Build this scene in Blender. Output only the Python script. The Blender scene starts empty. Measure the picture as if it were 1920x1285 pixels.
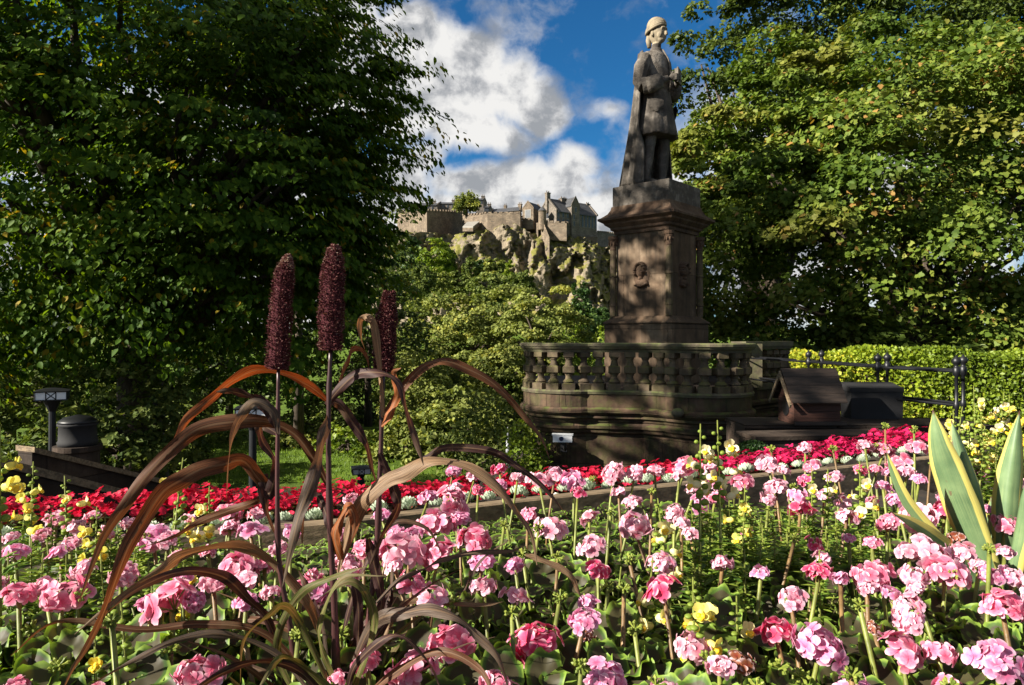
import bpy, math, random
import numpy as np
from mathutils import Vector, Matrix
R = math.radians
PI = math.pi
rng = np.random.default_rng(7)
random.seed(7)
C = bpy.context.scene
COL = C.collection
# ------------------------------------------------------------------ camera
EYE = 1.6
cam = bpy.data.cameras.new('camera')
camo = bpy.data.objects.new('camera', cam); COL.objects.link(camo)
camo.location = (0, 0, EYE); camo.rotation_euler = (R(90), 0, 0)
cam.sensor_width = 36; cam.lens = 24; cam.shift_y = -10.5/1920
cam.clip_start = .05; cam.clip_end = 4000
C.camera = camo
# ------------------------------------------------------------------ light
SUN_EL, SUN_AZ = 27, 24          # degrees up; degrees behind the picture plane, coming from the left
SUN_STR, SKY_STR, EXPO = 5.0, .034, 1.55
C.view_settings.view_transform = 'Standard'; C.view_settings.look = 'None'
C.view_settings.exposure = EXPO; C.view_settings.gamma = 1
S = Vector((-math.cos(R(SUN_EL))*math.cos(R(SUN_AZ)), -math.cos(R(SUN_EL))*math.sin(R(SUN_AZ)), math.sin(R(SUN_EL))))
sl = bpy.data.lights.new('sun', 'SUN'); sl.energy = SUN_STR; sl.angle = R(.53); sl.color = (1, .93, .8)
so = bpy.data.objects.new('sun', sl); COL.objects.link(so); so.location = (-20, 0, 30)
so.rotation_euler = S.to_track_quat('Z', 'Y').to_euler()

class NT:
    """tiny node helper"""
    def __init__(s, tree): s.t = tree; s.L = tree.links
    def n(s, typ, ins=None, **props):
        nd = s.t.nodes.new(typ)
        for k, v in props.items(): setattr(nd, k, v)
        for k, v in (ins or {}).items(): s.put(nd.inputs[k], v)
        return nd
    def put(s, sock, v):
        if isinstance(v, bpy.types.NodeSocket): s.L.new(v, sock)
        else: sock.default_value = v
    def m(s, op, a, b=None, c=None, clamp=False):
        nd = s.n('ShaderNodeMath', operation=op, use_clamp=clamp)
        for i, v in enumerate((a, b, c)):
            if v is not None: s.put(nd.inputs[i], v)
        return nd.outputs[0]
    def v(s, op, a, b=None, out=0):
        nd = s.n('ShaderNodeVectorMath', operation=op)
        s.put(nd.inputs[0], a)
        if b is not None: s.put(nd.inputs[1], b)
        return nd.outputs['Value'] if op in ('DOT_PRODUCT', 'LENGTH') else nd.outputs[0]
    def noise(s, vec, scale, detail=4, rough=.55, dist=0):
        nd = s.n('ShaderNodeTexNoise', {'Scale': scale, 'Detail': detail, 'Roughness': rough, 'Distortion': dist})
        if vec is not None: s.put(nd.inputs['Vector'], vec)
        return nd.outputs['Fac']
    def ramp(s, fac, stops):
        nd = s.n('ShaderNodeValToRGB'); s.put(nd.inputs[0], fac)
        e = nd.color_ramp.elements
        while len(e) < len(stops): e.new(.5)
        for i, (p, c) in enumerate(stops):
            e[i].position = p; e[i].color = (*c, 1) if len(c) == 3 else c
        return nd.outputs[0]
    def step(s, v, a, b):
        nd = s.n('ShaderNodeMapRange', interpolation_type='SMOOTHSTEP'); nd.clamp = True
        s.put(nd.inputs['Value'], v); s.put(nd.inputs['From Min'], a); s.put(nd.inputs['From Max'], b)
        return nd.outputs['Result']
    def mix(s, f, a, b, blend='MIX'):
        nd = s.n('ShaderNodeMix', data_type='RGBA', blend_type=blend)
        s.put(nd.inputs[0], f)
        s.put(nd.inputs[6], (*a, 1) if isinstance(a, tuple) and len(a) == 3 else a)
        s.put(nd.inputs[7], (*b, 1) if isinstance(b, tuple) and len(b) == 3 else b)
        return nd.outputs[2]
# ------------------------------------------------------------------ sky
W = bpy.data.worlds.new('World'); C.world = W; W.use_nodes = True
t = NT(W.node_tree); W.node_tree.nodes.clear()
sky = t.n('ShaderNodeTexSky', sky_type='NISHITA', sun_disc=False)
sky.sun_elevation = R(SUN_EL); sky.sun_rotation = R(270-SUN_AZ)
sky.air_density = 1.0; sky.dust_density = .3; sky.ozone_density = 3.0
skyc = t.mix(1.0, sky.outputs[0], (.22, .78, 1.15), 'MULTIPLY')
tc = t.n('ShaderNodeTexCoord').outputs['Generated']
sx = t.n('ShaderNodeSeparateXYZ', {0: tc})
yy = t.m('MAXIMUM', t.m('ABSOLUTE', sx.outputs[1]), .12)
uv = t.n('ShaderNodeCombineXYZ', {0: t.m('DIVIDE', sx.outputs[0], yy), 1: t.m('DIVIDE', sx.outputs[2], yy), 2: t.m('MULTIPLY', sx.outputs[1], .5)}).outputs[0]
w1 = t.n('ShaderNodeTexNoise', {'Vector': uv, 'Scale': 9., 'Detail': 3.})
uvw = t.v('ADD', uv, t.v('MULTIPLY', t.v('SUBTRACT', w1.outputs['Color'], (.5, .5, .5)), (.05, .05, 0)))
fb = t.noise(uvw, 10, 10, .6)
fb2 = t.noise(t.v('ADD', uvw, (-.022, .022, 0)), 10, 8, .6)
g = None
for (x, y, rx, ry, a) in [(765, 60, 62, 62, 1), (820, 120, 95, 80, 1), (880, 165, 100, 90, 1), (960, 175, 85, 72, 1), (1012, 208, 58, 52, 1), (740, 200, 90, 90, 1),
                          (900, 250, 110, 50, 1), (740, 330, 80, 60, 1), (960, 335, 190, 52, 1), (1070, 305, 58, 46, 1), (900, 410, 330, 62, 1), (1130, 390, 80, 48, 1), (790, 290, 60, 40, .8),
                          (1148, 205, 40, 26, .36), (640, 120, 120, 160, .9), (1600, 320, 400, 160, .9), (300, 300, 400, 200, .9), (2300, 200, 500, 200, .9), (-400, 200, 500, 250, .9), (1600, 440, 430, 230, 1), (330, 500, 420, 230, 1)]:
    dv = t.v('MULTIPLY', t.v('SUBTRACT', uvw, ((x-960)/1280, (632-y)/1280, 0)), (1280/rx, 1280/ry, 0))
    b = t.m('MULTIPLY', t.m('SUBTRACT', 1.25, t.v('LENGTH', dv)), a)
    if g is None: g = b
    else:
        nd = t.n('ShaderNodeMath', operation='SMOOTH_MAX'); t.put(nd.inputs[0], g); t.put(nd.inputs[1], b); nd.inputs[2].default_value = .15
        g = nd.outputs[0]
vv = t.m('DIVIDE', sx.outputs[2], yy)
high = t.m('MULTIPLY', t.step(vv, .62, 1.1), .75)            # broken unseen cloud overhead and behind, added to whiten the ambient light
g = t.m('MAXIMUM', g, high)
den = t.m('ADD', g, t.m('MULTIPLY', t.m('SUBTRACT', fb, .5), 1.75))
mask = t.step(den, .0, .60)
relief = t.m('MULTIPLY', t.m('SUBTRACT', fb, fb2), 5.)
low = t.noise(uv, 5.5, 3, .5)
shade = t.m('ADD', t.m('ADD', .24, relief), t.m('MULTIPLY', t.m('SUBTRACT', low, .45), 1.9), clamp=True)
cc = t.ramp(shade, [(0, (9., 8.9, 8.7)), (.35, (7.4, 7.4, 7.4)), (.7, (4.9, 5., 5.2)), (1, (3.5, 3.7, 4.0))])
cc = t.mix(t.step(vv, .55, .8), cc, t.mix(1., cc, (.52, .52, .52), 'MULTIPLY'))     # the added upper cloud is greyed to dim the ambient light
skyf = t.mix(mask, skyc, cc)
bg = t.n('ShaderNodeBackground', {'Color': skyf, 'Strength': SKY_STR})
wo = t.n('ShaderNodeOutputWorld', {'Surface': bg.outputs[0]})
# ------------------------------------------------------------------ helpers
def P(x, y, d):
    """photograph pixel (1920 wide) at distance d along the view axis, as a world point"""
    return Vector(((x-960)/1280*d, d, EYE+(632-y)/1280*d))
def tag(o, label=None, cat=None, group=None, kind=None):
    if label: o['label'] = label
    if cat: o['category'] = cat
    if group: o['group'] = group
    if kind: o['kind'] = kind
    return o
def thing(name, label, cat, loc=(0, 0, 0), rotz=0, group=None):
    o = bpy.data.objects.new(name, None); COL.objects.link(o); o.empty_display_size = .1
    o.location = loc; o.rotation_euler = (0, 0, rotz)
    return tag(o, label, cat, group)
def mesh(name, V, F, mats, attrs=None, smooth=False, mi=None):
    me = bpy.data.meshes.new(name)
    V = np.asarray(V, dtype=np.float32)
    if isinstance(F, np.ndarray):
        k = F.shape[1]; M = len(F)
        me.vertices.add(len(V)); me.vertices.foreach_set('co', V.ravel())
        me.loops.add(M*k); me.loops.foreach_set('vertex_index', F.astype(np.int32).ravel())
        me.polygons.add(M); me.polygons.foreach_set('loop_start', np.arange(0, M*k, k, dtype=np.int32))
        me.update(calc_edges=True)
    else:
        me.from_pydata([tuple(map(float, v)) for v in V], [], F); me.update()
    for m in (mats if isinstance(mats, (list, tuple)) else [mats]): me.materials.append(m)
    if mi is not None: me.polygons.foreach_set('material_index', np.asarray(mi, dtype=np.int32))
    if smooth: me.polygons.foreach_set('use_smooth', np.ones(len(me.polygons), dtype=bool))
    for k, a in (attrs or {}).items():
        at = me.attributes.new(k, 'FLOAT', 'POINT'); at.data.foreach_set('value', np.asarray(a, dtype=np.float32))
    return me
def put(name, me, parent=None, loc=(0, 0, 0), rot=(0, 0, 0), sc=(1, 1, 1)):
    o = bpy.data.objects.new(name, me); COL.objects.link(o)
    if parent is not None: o.parent = parent
    o.location = loc; o.rotation_euler = rot; o.scale = sc if hasattr(sc, '__len__') else (sc,)*3
    return o
class MB:
    """collects shapes that become ONE mesh"""
    def __init__(s): s.V = []; s.F = []; s.M = []; s.A = []; s.n = 0
    def add(s, V, F, mi=0, a=0.):
        V = np.asarray(V, float).reshape(-1, 3)
        s.V.append(V); s.F += [[int(i)+s.n for i in f] for f in F]; s.M += [mi]*len(F)
        s.A.append(np.broadcast_to(np.asarray(a, float), (len(V),))); s.n += len(V); return s
    def box(s, c, size, rotz=0, mi=0, taper=1, a=0.):
        x, y, z = np.array(size)/2
        V = np.array([[sx*x*(taper if sz > 0 else 1), sy*y*(taper if sz > 0 else 1), sz*z] for sz in (-1, 1) for sx, sy in ((-1, -1), (1, -1), (1, 1), (-1, 1))])
        c_, s_ = math.cos(rotz), math.sin(rotz)
        V = V @ np.array([[c_, s_, 0], [-s_, c_, 0], [0, 0, 1]]) + np.array(c)
        return s.add(V, [[3, 2, 1, 0], [4, 5, 6, 7], [0, 1, 5, 4], [1, 2, 6, 5], [2, 3, 7, 6], [3, 0, 4, 7]], mi, a)
    def rings(s, rs, closed_ends=True, mi=0, a=0., loop=True):
        k = len(rs[0]); F = []
        for i in range(len(rs)-1):
            for j in range(k if loop else k-1):
                q = (j+1) % k
                F.append([i*k+j, i*k+q, (i+1)*k+q, (i+1)*k+j])
        if closed_ends and loop: F += [list(range(k))[::-1], [(len(rs)-1)*k+j for j in range(k)]]
        return s.add(np.concatenate([np.asarray(r, float) for r in rs]), F, mi, a)
    def lathe(s, prof, c=(0, 0, 0), n=16, mi=0, sx=1, sy=1, a=0., sq=None):
        rs = []
        for i, (r, z) in enumerate(prof):
            ang = np.arange(n)/n*2*PI + (PI/4 if n == 4 else 0)
            rad = np.full(n, r)
            if n == 4: rad = rad*math.sqrt(2)
            if sq is not None and sq[i]: rad = r/np.maximum(np.abs(np.cos(ang)), np.abs(np.sin(ang)))
            rs.append(np.stack([c[0]+sx*rad*np.cos(ang), c[1]+sy*rad*np.sin(ang), np.full(n, c[2]+z)], 1))
        return s.rings(rs, mi=mi, a=a)
    def tube(s, path, rad, n=6, mi=0, a=0.):
        p = np.asarray([tuple(q) for q in path], float); m = len(p)
        rad = np.broadcast_to(np.asarray(rad, float), (m,))
        T = np.gradient(p, axis=0); T /= np.linalg.norm(T, axis=1)[:, None]+1e-9
        up = np.array([0, 0, 1.]) if abs(T[0][2]) < .9 else np.array([1., 0, 0])
        rs = []; X = np.cross(up, T[0])
        for i in range(m):
            X = X-T[i]*np.dot(X, T[i]); X /= np.linalg.norm(X)+1e-9
            Y = np.cross(T[i], X); ang = np.arange(n)/n*2*PI
            rs.append(p[i]+rad[i]*(np.cos(ang)[:, None]*X+np.sin(ang)[:, None]*Y))
        return s.rings(rs, mi=mi, a=a)
    def ell(s, c, r, n=12, m=8, mi=0, a=0., fn=None):
        V = []
        for i in range(m+1):
            th = PI*i/m
            for j in range(n):
                ph = 2*PI*j/n
                q = np.array([math.sin(th)*math.cos(ph), math.sin(th)*math.sin(ph), math.cos(th)])
                if fn: q = fn(q)
                V.append(np.array(c)+np.array(r)*q)
        F = [[i*n+j, (i+1)*n+j, (i+1)*n+(j+1) % n, i*n+(j+1) % n] for i in range(m) for j in range(n)]
        return s.add(V, F, mi, a)
    def sweep(s, prof, path, mi=0, closed=False):
        """profile [(out, z)] (closed polygon) swept along a plan polyline; out is to the right of travel"""
        p = np.asarray(path, float); m = len(p); rs = []
        for i in range(m):
            a_ = p[i]-p[i-1] if i else p[1]-p[0]
            b_ = p[i+1]-p[i] if i < m-1 else p[i]-p[i-1]
            a_ = a_/np.linalg.norm(a_); b_ = b_/np.linalg.norm(b_)
            na, nb = np.array([a_[1], -a_[0]]), np.array([b_[1], -b_[0]])
            nn = na+nb; nn /= max(np.dot(nn, na), .3)
            rs.append([(p[i][0]+nn[0]*o, p[i][1]+nn[1]*o, z) for o, z in prof])
        return s.rings(rs, mi=mi)
    def mesh(s, name, mats, smooth=False, attr='tint'):
        return mesh(name, np.concatenate(s.V), s.F, mats, {attr: np.concatenate(s.A)}, smooth, s.M)
    def put(s, name, mats, parent=None, smooth=False, **kw):
        return put(name, s.mesh(name, mats, smooth), parent, **kw)
def nrm(a): return a/(np.linalg.norm(a, axis=-1, keepdims=True)+1e-9)
def scatter(T, F, pos, axis, normal, scale, extra=None):
    """many copies of a small template as arrays: T (k,3) with y along the axis, z along the normal"""
    y = nrm(axis); z = normal-y*np.sum(normal*y, 1, keepdims=True); z = nrm(z); x = np.cross(y, z)
    scale = np.broadcast_to(np.asarray(scale, float), (len(pos),))
    V = pos[:, None, :] + scale[:, None, None]*(T[None, :, 0, None]*x[:, None]+T[None, :, 1, None]*y[:, None]+T[None, :, 2, None]*z[:, None])
    k = len(T); FF = (F[None]+(np.arange(len(pos))*k)[:, None, None]).reshape(-1, F.shape[1])
    return V.reshape(-1, 3), FF
# leaf templates
LEAF6 = np.array([[0, 0, 0], [.30, .25, .07], [.33, .58, .08], [0, 1.05, -.10], [-.33, .58, .08], [-.30, .25, .07]])
LEAF6F = np.array([[0, 1, 2, 3], [0, 3, 4, 5]])
LEAF4 = np.array([[0, 0, 0], [.36, .5, .1], [0, 1, -.05], [-.36, .5, .1]])
LEAF4F = np.array([[0, 1, 2], [0, 2, 3]])
_mp = [(0, .05), (.30, -.05), (.42, .22), (.62, .42), (.36, .55), (.30, .80), (0, 1.05), (-.30, .80), (-.36, .55), (-.62, .42), (-.42, .22), (-.30, -.05)]
MAPLE = np.array([[0, .42, 0]]+[[a, b, .10*abs(a)-.12*max(0, b-.5)] for a, b in _mp])
MAPLEF = np.array([[0, 1+i, 1+(i+1) % 12] for i in range(12)])
# ------------------------------------------------------------------ materials
def newmat(name):
    m = bpy.data.materials.new(name); m.use_nodes = True; m.node_tree.nodes.clear()
    return m, NT(m.node_tree)
def finish(t, shader, disp=None):
    t.n('ShaderNodeOutputMaterial', {'Surface': shader})
def bump(t, h, strength=.5, dist=.02):
    return t.n('ShaderNodeBump', {'Height': h, 'Strength': strength, 'Distance': dist}).outputs[0]
def leafmat(name, stops, tr=.35, trc=(1.25, 1.25, .55), rough=.5, spec=.35, patch=0, patchc=None, attr='tint'):
    m, t = newmat(name)
    at = t.n('ShaderNodeAttribute', attribute_name=attr).outputs['Fac']
    c = t.ramp(at, stops)
    if patch:
        pn = t.step(t.noise(t.n('ShaderNodeTexCoord').outputs['Object'], patch, 2), .52, .68)
        c = t.mix(t.m('MULTIPLY', pn, .75), c, patchc)
    b = t.n('ShaderNodeBsdfPrincipled', {'Base Color': c, 'Roughness': rough, 'Specular IOR Level': spec})
    tl = t.n('ShaderNodeBsdfTranslucent', {'Color': t.mix(1., c, trc, 'MULTIPLY')})
    finish(t, t.n('ShaderNodeMixShader', {0: tr, 1: b.outputs[0], 2: tl.outputs[0]}).outputs[0])
    return m
def stonemat(name, cols, scale=3., streak=.5, dark=(.02, .018, .014), moss=None, brick=None, bs=.5, bd=.02, rough=.9):
    m, t = newmat(name)
    geo = t.n('ShaderNodeNewGeometry'); pos, nor = geo.outputs['Position'], geo.outputs['Normal']
    n1 = t.noise(pos, scale, 7, .6); n2 = t.noise(pos, scale*4.3, 5, .65)
    c = t.ramp(t.m('ADD', t.m('MULTIPLY', n1, .7), t.m('MULTIPLY', n2, .3)), [(.30, cols[0]), (.5, cols[1]), (.70, cols[2])])
    h = n2
    if brick:
        u = t.v('DOT_PRODUCT', pos, t.v('CROSS_PRODUCT', nor, (0, 0, 1)))
        sz = t.n('ShaderNodeSeparateXYZ', {0: pos}).outputs[2]
        bv = t.n('ShaderNodeCombineXYZ', {0: t.m('ADD', u, t.m('MULTIPLY', t.m('SUBTRACT', n2, .5), .1*brick[1])), 1: t.m('ADD', sz, t.m('MULTIPLY', t.m('SUBTRACT', n1, .5), .1*brick[1]))}).outputs[0]
        bt = t.n('ShaderNodeTexBrick', {'Vector': bv, 'Scale': 1., 'Brick Width': brick[0], 'Row Height': brick[1], 'Mortar Size': brick[2], 'Mortar Smooth': .6,
                 'Color1': (.75, .75, .75, 1), 'Color2': (1.2, 1.15, 1.1, 1), 'Mortar': (.55, .52, .5, 1)})
        c = t.mix(1., c, bt.outputs['Color'], 'MULTIPLY')
        h = t.m('SUBTRACT', n2, t.m('MULTIPLY', bt.outputs['Fac'], .8))
    if streak:
        sv = t.v('MULTIPLY', pos, (7, 7, .7))
        sn = t.step(t.noise(sv, 1.6, 5, .6), .45, .70)
        c = t.mix(t.m('MULTIPLY', sn, streak), c, dark)
    if moss:
        up = t.step(t.n('ShaderNodeSeparateXYZ', {0: nor}).outputs[2], .1, .8)
        mn = t.step(t.noise(pos, 9, 5), .42, .6)
        c = t.mix(t.m('MULTIPLY', t.m('ADD', t.m('MULTIPLY', up, .6), .25), mn), c, moss)
    b = t.n('ShaderNodeBsdfPrincipled', {'Base Color': c, 'Roughness': rough, 'Specular IOR Level': .25, 'Normal': bump(t, h, bs, bd)})
    finish(t, b.outputs[0]); return m
def plain(name, col, rough=.6, metal=0, var=.25, scale=8, spec=.4, bs=.2, stretch=(1, 1, 1)):
    m, t = newmat(name)
    n1 = t.noise(t.v('MULTIPLY', t.n('ShaderNodeTexCoord').outputs['Object'], stretch), scale, 6, .6)
    c = t.mix(t.step(n1, .3, .7), tuple(x*(1-var) for x in col), tuple(min(1, x*(1+var)) for x in col))
    b = t.n('ShaderNodeBsdfPrincipled', {'Base Color': c, 'Roughness': rough, 'Metallic': metal, 'Specular IOR Level': spec, 'Normal': bump(t, n1, bs, .01)})
    finish(t, b.outputs[0]); return m
def objcol(name, tr=0., trc=(1.2, 1, 1), rough=.5, spec=.3, center=None, veins=0., dark=.5):
    """takes the object's own colour; 'tint' is the per-piece variation, 'rad' runs from a petal's base to its rim"""
    m, t = newmat(name)
    oc = t.n('ShaderNodeObjectInfo').outputs['Color']
    ti = t.n('ShaderNodeAttribute', attribute_name='tint').outputs['Fac']
    c = t.mix(ti, t.mix(1., oc, (dark, dark*.85, dark*.8), 'MULTIPLY'), oc)
    if center:
        pn = t.noise(t.n('ShaderNodeTexCoord').outputs['Object'], 7., 3, .6)
        c = t.mix(t.step(pn, .35, .65), t.mix(1., c, (.80, .70, .76), 'MULTIPLY'), c)
        ra = t.n('ShaderNodeAttribute', attribute_name='rad').outputs['Fac']
        c = t.mix(t.step(ra, .62, .05), c, t.mix(1., c, center, 'MULTIPLY'))
        c = t.mix(t.m('MULTIPLY', t.step(ra, .6, 1.), .55), c, (.90, .74, .78))
    b = t.n('ShaderNodeBsdfPrincipled', {'Base Color': c, 'Roughness': rough, 'Specular IOR Level': spec})
    sh = b.outputs[0]
    if tr:
        tl = t.n('ShaderNodeBsdfTranslucent', {'Color': t.mix(1., c, trc, 'MULTIPLY')})
        sh = t.n('ShaderNodeMixShader', {0: tr, 1: sh, 2: tl.outputs[0]}).outputs[0]
    finish(t, sh); return m
M = {}
M['bark'] = plain('bark', (.055, .04, .028), .9, var=.5, scale=5, bs=.8, stretch=(4, 4, 1))
M['lime_leaf'] = leafmat('lime_leaf', [(0, (.020, .052, .007)), (.5, (.066, .132, .013)), (.93, (.13, .20, .02)), (.99, (.14, .21, .02)), (1, (.30, .22, .02))], .45, (1.6, 1.45, .4), .55, .12)
M['maple_leaf'] = leafmat('maple_leaf', [(0, (.035, .068, .010)), (.45, (.09, .14, .020)), (.8, (.155, .20, .032)), (.98, (.23, .235, .045)), (1, (.30, .17, .05))], .30, (1.2, 1.25, .5), .55, .15, .35, (.20, .195, .04, 1))
M['ivy_leaf'] = leafmat('ivy_leaf', [(0, (.022, .04, .008)), (.6, (.06, .09, .014)), (1, (.11, .14, .025))], .25, rough=.5, spec=.2)
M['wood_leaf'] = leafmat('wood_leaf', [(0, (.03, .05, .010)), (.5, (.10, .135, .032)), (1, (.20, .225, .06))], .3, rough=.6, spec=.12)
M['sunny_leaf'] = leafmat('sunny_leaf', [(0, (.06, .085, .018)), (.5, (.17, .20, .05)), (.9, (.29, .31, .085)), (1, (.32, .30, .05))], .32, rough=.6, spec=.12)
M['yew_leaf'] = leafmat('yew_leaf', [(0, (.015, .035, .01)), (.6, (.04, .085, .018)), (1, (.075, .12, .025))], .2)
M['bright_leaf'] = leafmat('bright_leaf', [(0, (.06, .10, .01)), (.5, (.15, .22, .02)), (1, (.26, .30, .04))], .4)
M['hedge_leaf'] = leafmat('hedge_leaf', [(0, (.08, .125, .009)), (.5, (.21, .28, .018)), (.9, (.34, .37, .03)), (1, (.44, .38, .03))], .35, (1.2, 1.2, .4))
M['box_leaf'] = leafmat('box_leaf', [(0, (.008, .022, .005)), (1, (.03, .07, .012))], .2)
M['snap_leaf'] = leafmat('snap_leaf', [(0, (.025, .065, .012)), (.6, (.085, .165, .022)), (1, (.24, .31, .045))], .35, (1.3, 1.3, .4))
M['begonia_leaf'] = leafmat('begonia_leaf', [(0, (.02, .035, .012)), (.6, (.045, .07, .015)), (1, (.09, .045, .02))], .25, spec=.5, rough=.35)
M['grass'] = leafmat('grass_blade', [(0, (.07, .13, .012)), (1, (.17, .25, .03))], .4)
M['stem'] = plain('green_stem', (.14, .16, .03), .5, var=.4, scale=30)
M['redstem'] = plain('brown_stem', (.15, .09, .035), .5, var=.4, scale=30)
M['bud'] = leafmat('bud', [(0, (.12, .17, .025)), (1, (.30, .34, .06))], .3)
M['petal'] = objcol('petal', .36, (1.1, .95, 1.), .55, .25, (.95, .48, .6), dark=.76)
M['crimson'] = objcol('crimson_petal', .35, (1.25, .8, .9), .5, .3, dark=.5)
M['yellow'] = objcol('yellow_petal', .35, (1.1, 1.1, .7), .55, .25, dark=.75)
M['palate'] = plain('golden_lip', (.80, .50, .015), .55, var=.15)
M['deadpetal'] = objcol('withered_petal', .3, rough=.8, dark=.4)
M['rosette'] = leafmat('rosette', [(0, (.18, .24, .15)), (1, (.62, .68, .55))], .15, (1, 1.1, .8), .6, .2)
M['soil'] = plain('soil', (.025, .017, .011), .95, var=.5, scale=14, bs=1.)
M['timber'] = plain('timber', (.16, .115, .07), .8, var=.45, scale=5, bs=.6, stretch=(1, 9, 9))
M['darkwood'] = plain('dark_wood', (.030, .020, .015), .75, var=.45, scale=6, bs=.5, stretch=(1, 1, 9))
M['redwood'] = plain('red_wood', (.050, .019, .012), .8, var=.4, scale=6, bs=.5, stretch=(1, 1, 9))
M['iron'] = plain('iron', (.008, .0085, .011), .45, .2, .3, spec=.5)
M['cabinet'] = plain('cabinet_grey', (.015, .0145, .016), .85, 0, .25, scale=4)
M['white'] = plain('white_paint', (.62, .63, .65), .35, 0, .06)
M['glass'] = plain('lamp_glass', (.82, .82, .83), .3, 0, .1)
M['black'] = plain('black_plastic', (.01, .01, .012), .4)
M['statue'] = stonemat('statue_stone', [(.035, .030, .026), (.098, .084, .071), (.29, .255, .22)], 3.4, .5, (.035, .03, .026), bs=.6, bd=.03)
M['statuehead'] = stonemat('statue_sunlit_stone', [(.11, .09, .065), (.23, .19, .13), (.36, .30, .21)], 5, .4, (.08, .07, .06), bs=.2)  # sunlight on head and cap put into the colour, paler than the body
M['pedestal'] = stonemat('pedestal_stone', [(.038, .025, .017), (.118, .080, .053), (.31, .235, .165)], 1.25, .65, (.032, .025, .019), bs=.3, brick=(1.7, .86, .010), bd=.008)
M['carved'] = stonemat('carved_stone', [(.04, .025, .018), (.10, .062, .04), (.16, .115, .08)], 5, .5, (.03, .022, .018), bs=.5)
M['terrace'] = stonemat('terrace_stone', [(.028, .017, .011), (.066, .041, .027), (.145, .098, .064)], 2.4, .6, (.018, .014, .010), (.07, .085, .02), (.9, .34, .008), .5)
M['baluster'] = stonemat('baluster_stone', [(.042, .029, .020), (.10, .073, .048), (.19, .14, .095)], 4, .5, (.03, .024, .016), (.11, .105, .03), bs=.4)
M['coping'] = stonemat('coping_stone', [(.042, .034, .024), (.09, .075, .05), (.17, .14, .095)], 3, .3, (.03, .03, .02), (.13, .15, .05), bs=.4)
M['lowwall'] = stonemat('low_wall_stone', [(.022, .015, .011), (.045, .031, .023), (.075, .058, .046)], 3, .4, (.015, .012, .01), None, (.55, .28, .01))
M['castle'] = stonemat('castle_stone', [(.085, .066, .05), (.165, .13, .097), (.27, .22, .165)], .3, .55, (.055, .045, .037), None, (1.5, .5, .04), .6, .2)
M['castlegrey'] = stonemat('castle_grey_stone', [(.085, .073, .063), (.15, .13, .112), (.23, .205, .18)], .3, .4, (.08, .07, .06), None, (1.3, .45, .04), .5, .15)
M['slate'] = stonemat('slate', [(.035, .038, .045), (.06, .063, .072), (.085, .088, .098)], .4, .2, (.03, .03, .035), None, (1.2, .5, .06), .4, .1, .6)
M['window'] = plain('castle_window', (.03, .033, .04), .3, 0, .3, 1, .6)
M['frame'] = plain('pale_frame', (.22, .205, .185), .7)
def rockmat():
    m, t = newmat('crag_rock')
    geo = t.n('ShaderNodeNewGeometry'); pos, nor = geo.outputs['Position'], geo.outputs['Normal']
    n1 = t.noise(t.v('MULTIPLY', pos, (1, 1, .45)), .16, 9, .68); n2 = t.noise(t.v('MULTIPLY', pos, (1, 1, .35)), .7, 7, .7)
    c = t.ramp(t.m('ADD', t.m('MULTIPLY', n1, .5), t.m('MULTIPLY', n2, .5)), [(.33, (.055, .047, .038)), (.5, (.18, .148, .11)), (.68, (.40, .33, .235))])
    up = t.n('ShaderNodeSeparateXYZ', {0: nor}).outputs[2]
    gm = t.step(t.m('ADD', up, t.m('MULTIPLY', t.m('SUBTRACT', t.noise(pos, .16, 8, .75), .5), 3.0)), .34, .58)
    gc = t.ramp(t.noise(pos, .35, 6, .65), [(.3, (.06, .075, .018)), (.55, (.16, .15, .04)), (.75, (.26, .22, .08))])
    c = t.mix(gm, c, gc)
    b = t.n('ShaderNodeBsdfPrincipled', {'Base Color': c, 'Roughness': .95, 'Specular IOR Level': .1, 'Normal': bump(t, n2, 1., .9)})
    finish(t, b.outputs[0]); return m
M['rock'] = rockmat()
def groundmat():
    m, t = newmat('ground_cover')
    pos = t.n('ShaderNodeNewGeometry').outputs['Position']
    c = t.ramp(t.noise(pos, 1.5, 7, .6), [(.3, (.035, .06, .010)), (.5, (.085, .14, .016)), (.7, (.13, .19, .025))])
    p = t.step(t.n('ShaderNodeSeparateXYZ', {0: pos}).outputs[1], 16., 17.5)
    c = t.mix(p, t.ramp(t.noise(pos, 4, 6), [(.3, (.02, .016, .012)), (.7, (.05, .042, .033))]), c)
    b = t.n('ShaderNodeBsdfPrincipled', {'Base Color': c, 'Roughness': .95, 'Specular IOR Level': .1, 'Normal': bump(t, t.noise(pos, 30, 4), .7, .05)})
    finish(t, b.outputs[0]); return m
M['ground'] = groundmat()
def gerleaf():
    m, t = newmat('geranium_leaf')
    ra = t.n('ShaderNodeAttribute', attribute_name='rad').outputs['Fac']; ti = t.n('ShaderNodeAttribute', attribute_name='tint').outputs['Fac']
    g = t.ramp(ti, [(0, (.028, .06, .010)), (.6, (.07, .135, .018)), (1, (.13, .19, .03))])
    zone = t.m('MULTIPLY', t.step(ra, .82, .68), t.step(ra, .10, .25))
    c = t.mix(t.m('MULTIPLY', zone, .85), g, (.050, .032, .022))
    c = t.mix(t.step(ra, .84, .97), c, (.19, .29, .04))
    b = t.n('ShaderNodeBsdfPrincipled', {'Base Color': c, 'Roughness': .55, 'Specular IOR Level': .3})
    tl = t.n('ShaderNodeBsdfTranslucent', {'Color': t.mix(1., c, (1.3, 1.3, .5), 'MULTIPLY')})
    finish(t, t.n('ShaderNodeMixShader', {0: .28, 1: b.outputs[0], 2: tl.outputs[0]}).outputs[0]); return m
M['gerleaf'] = gerleaf()
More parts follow.
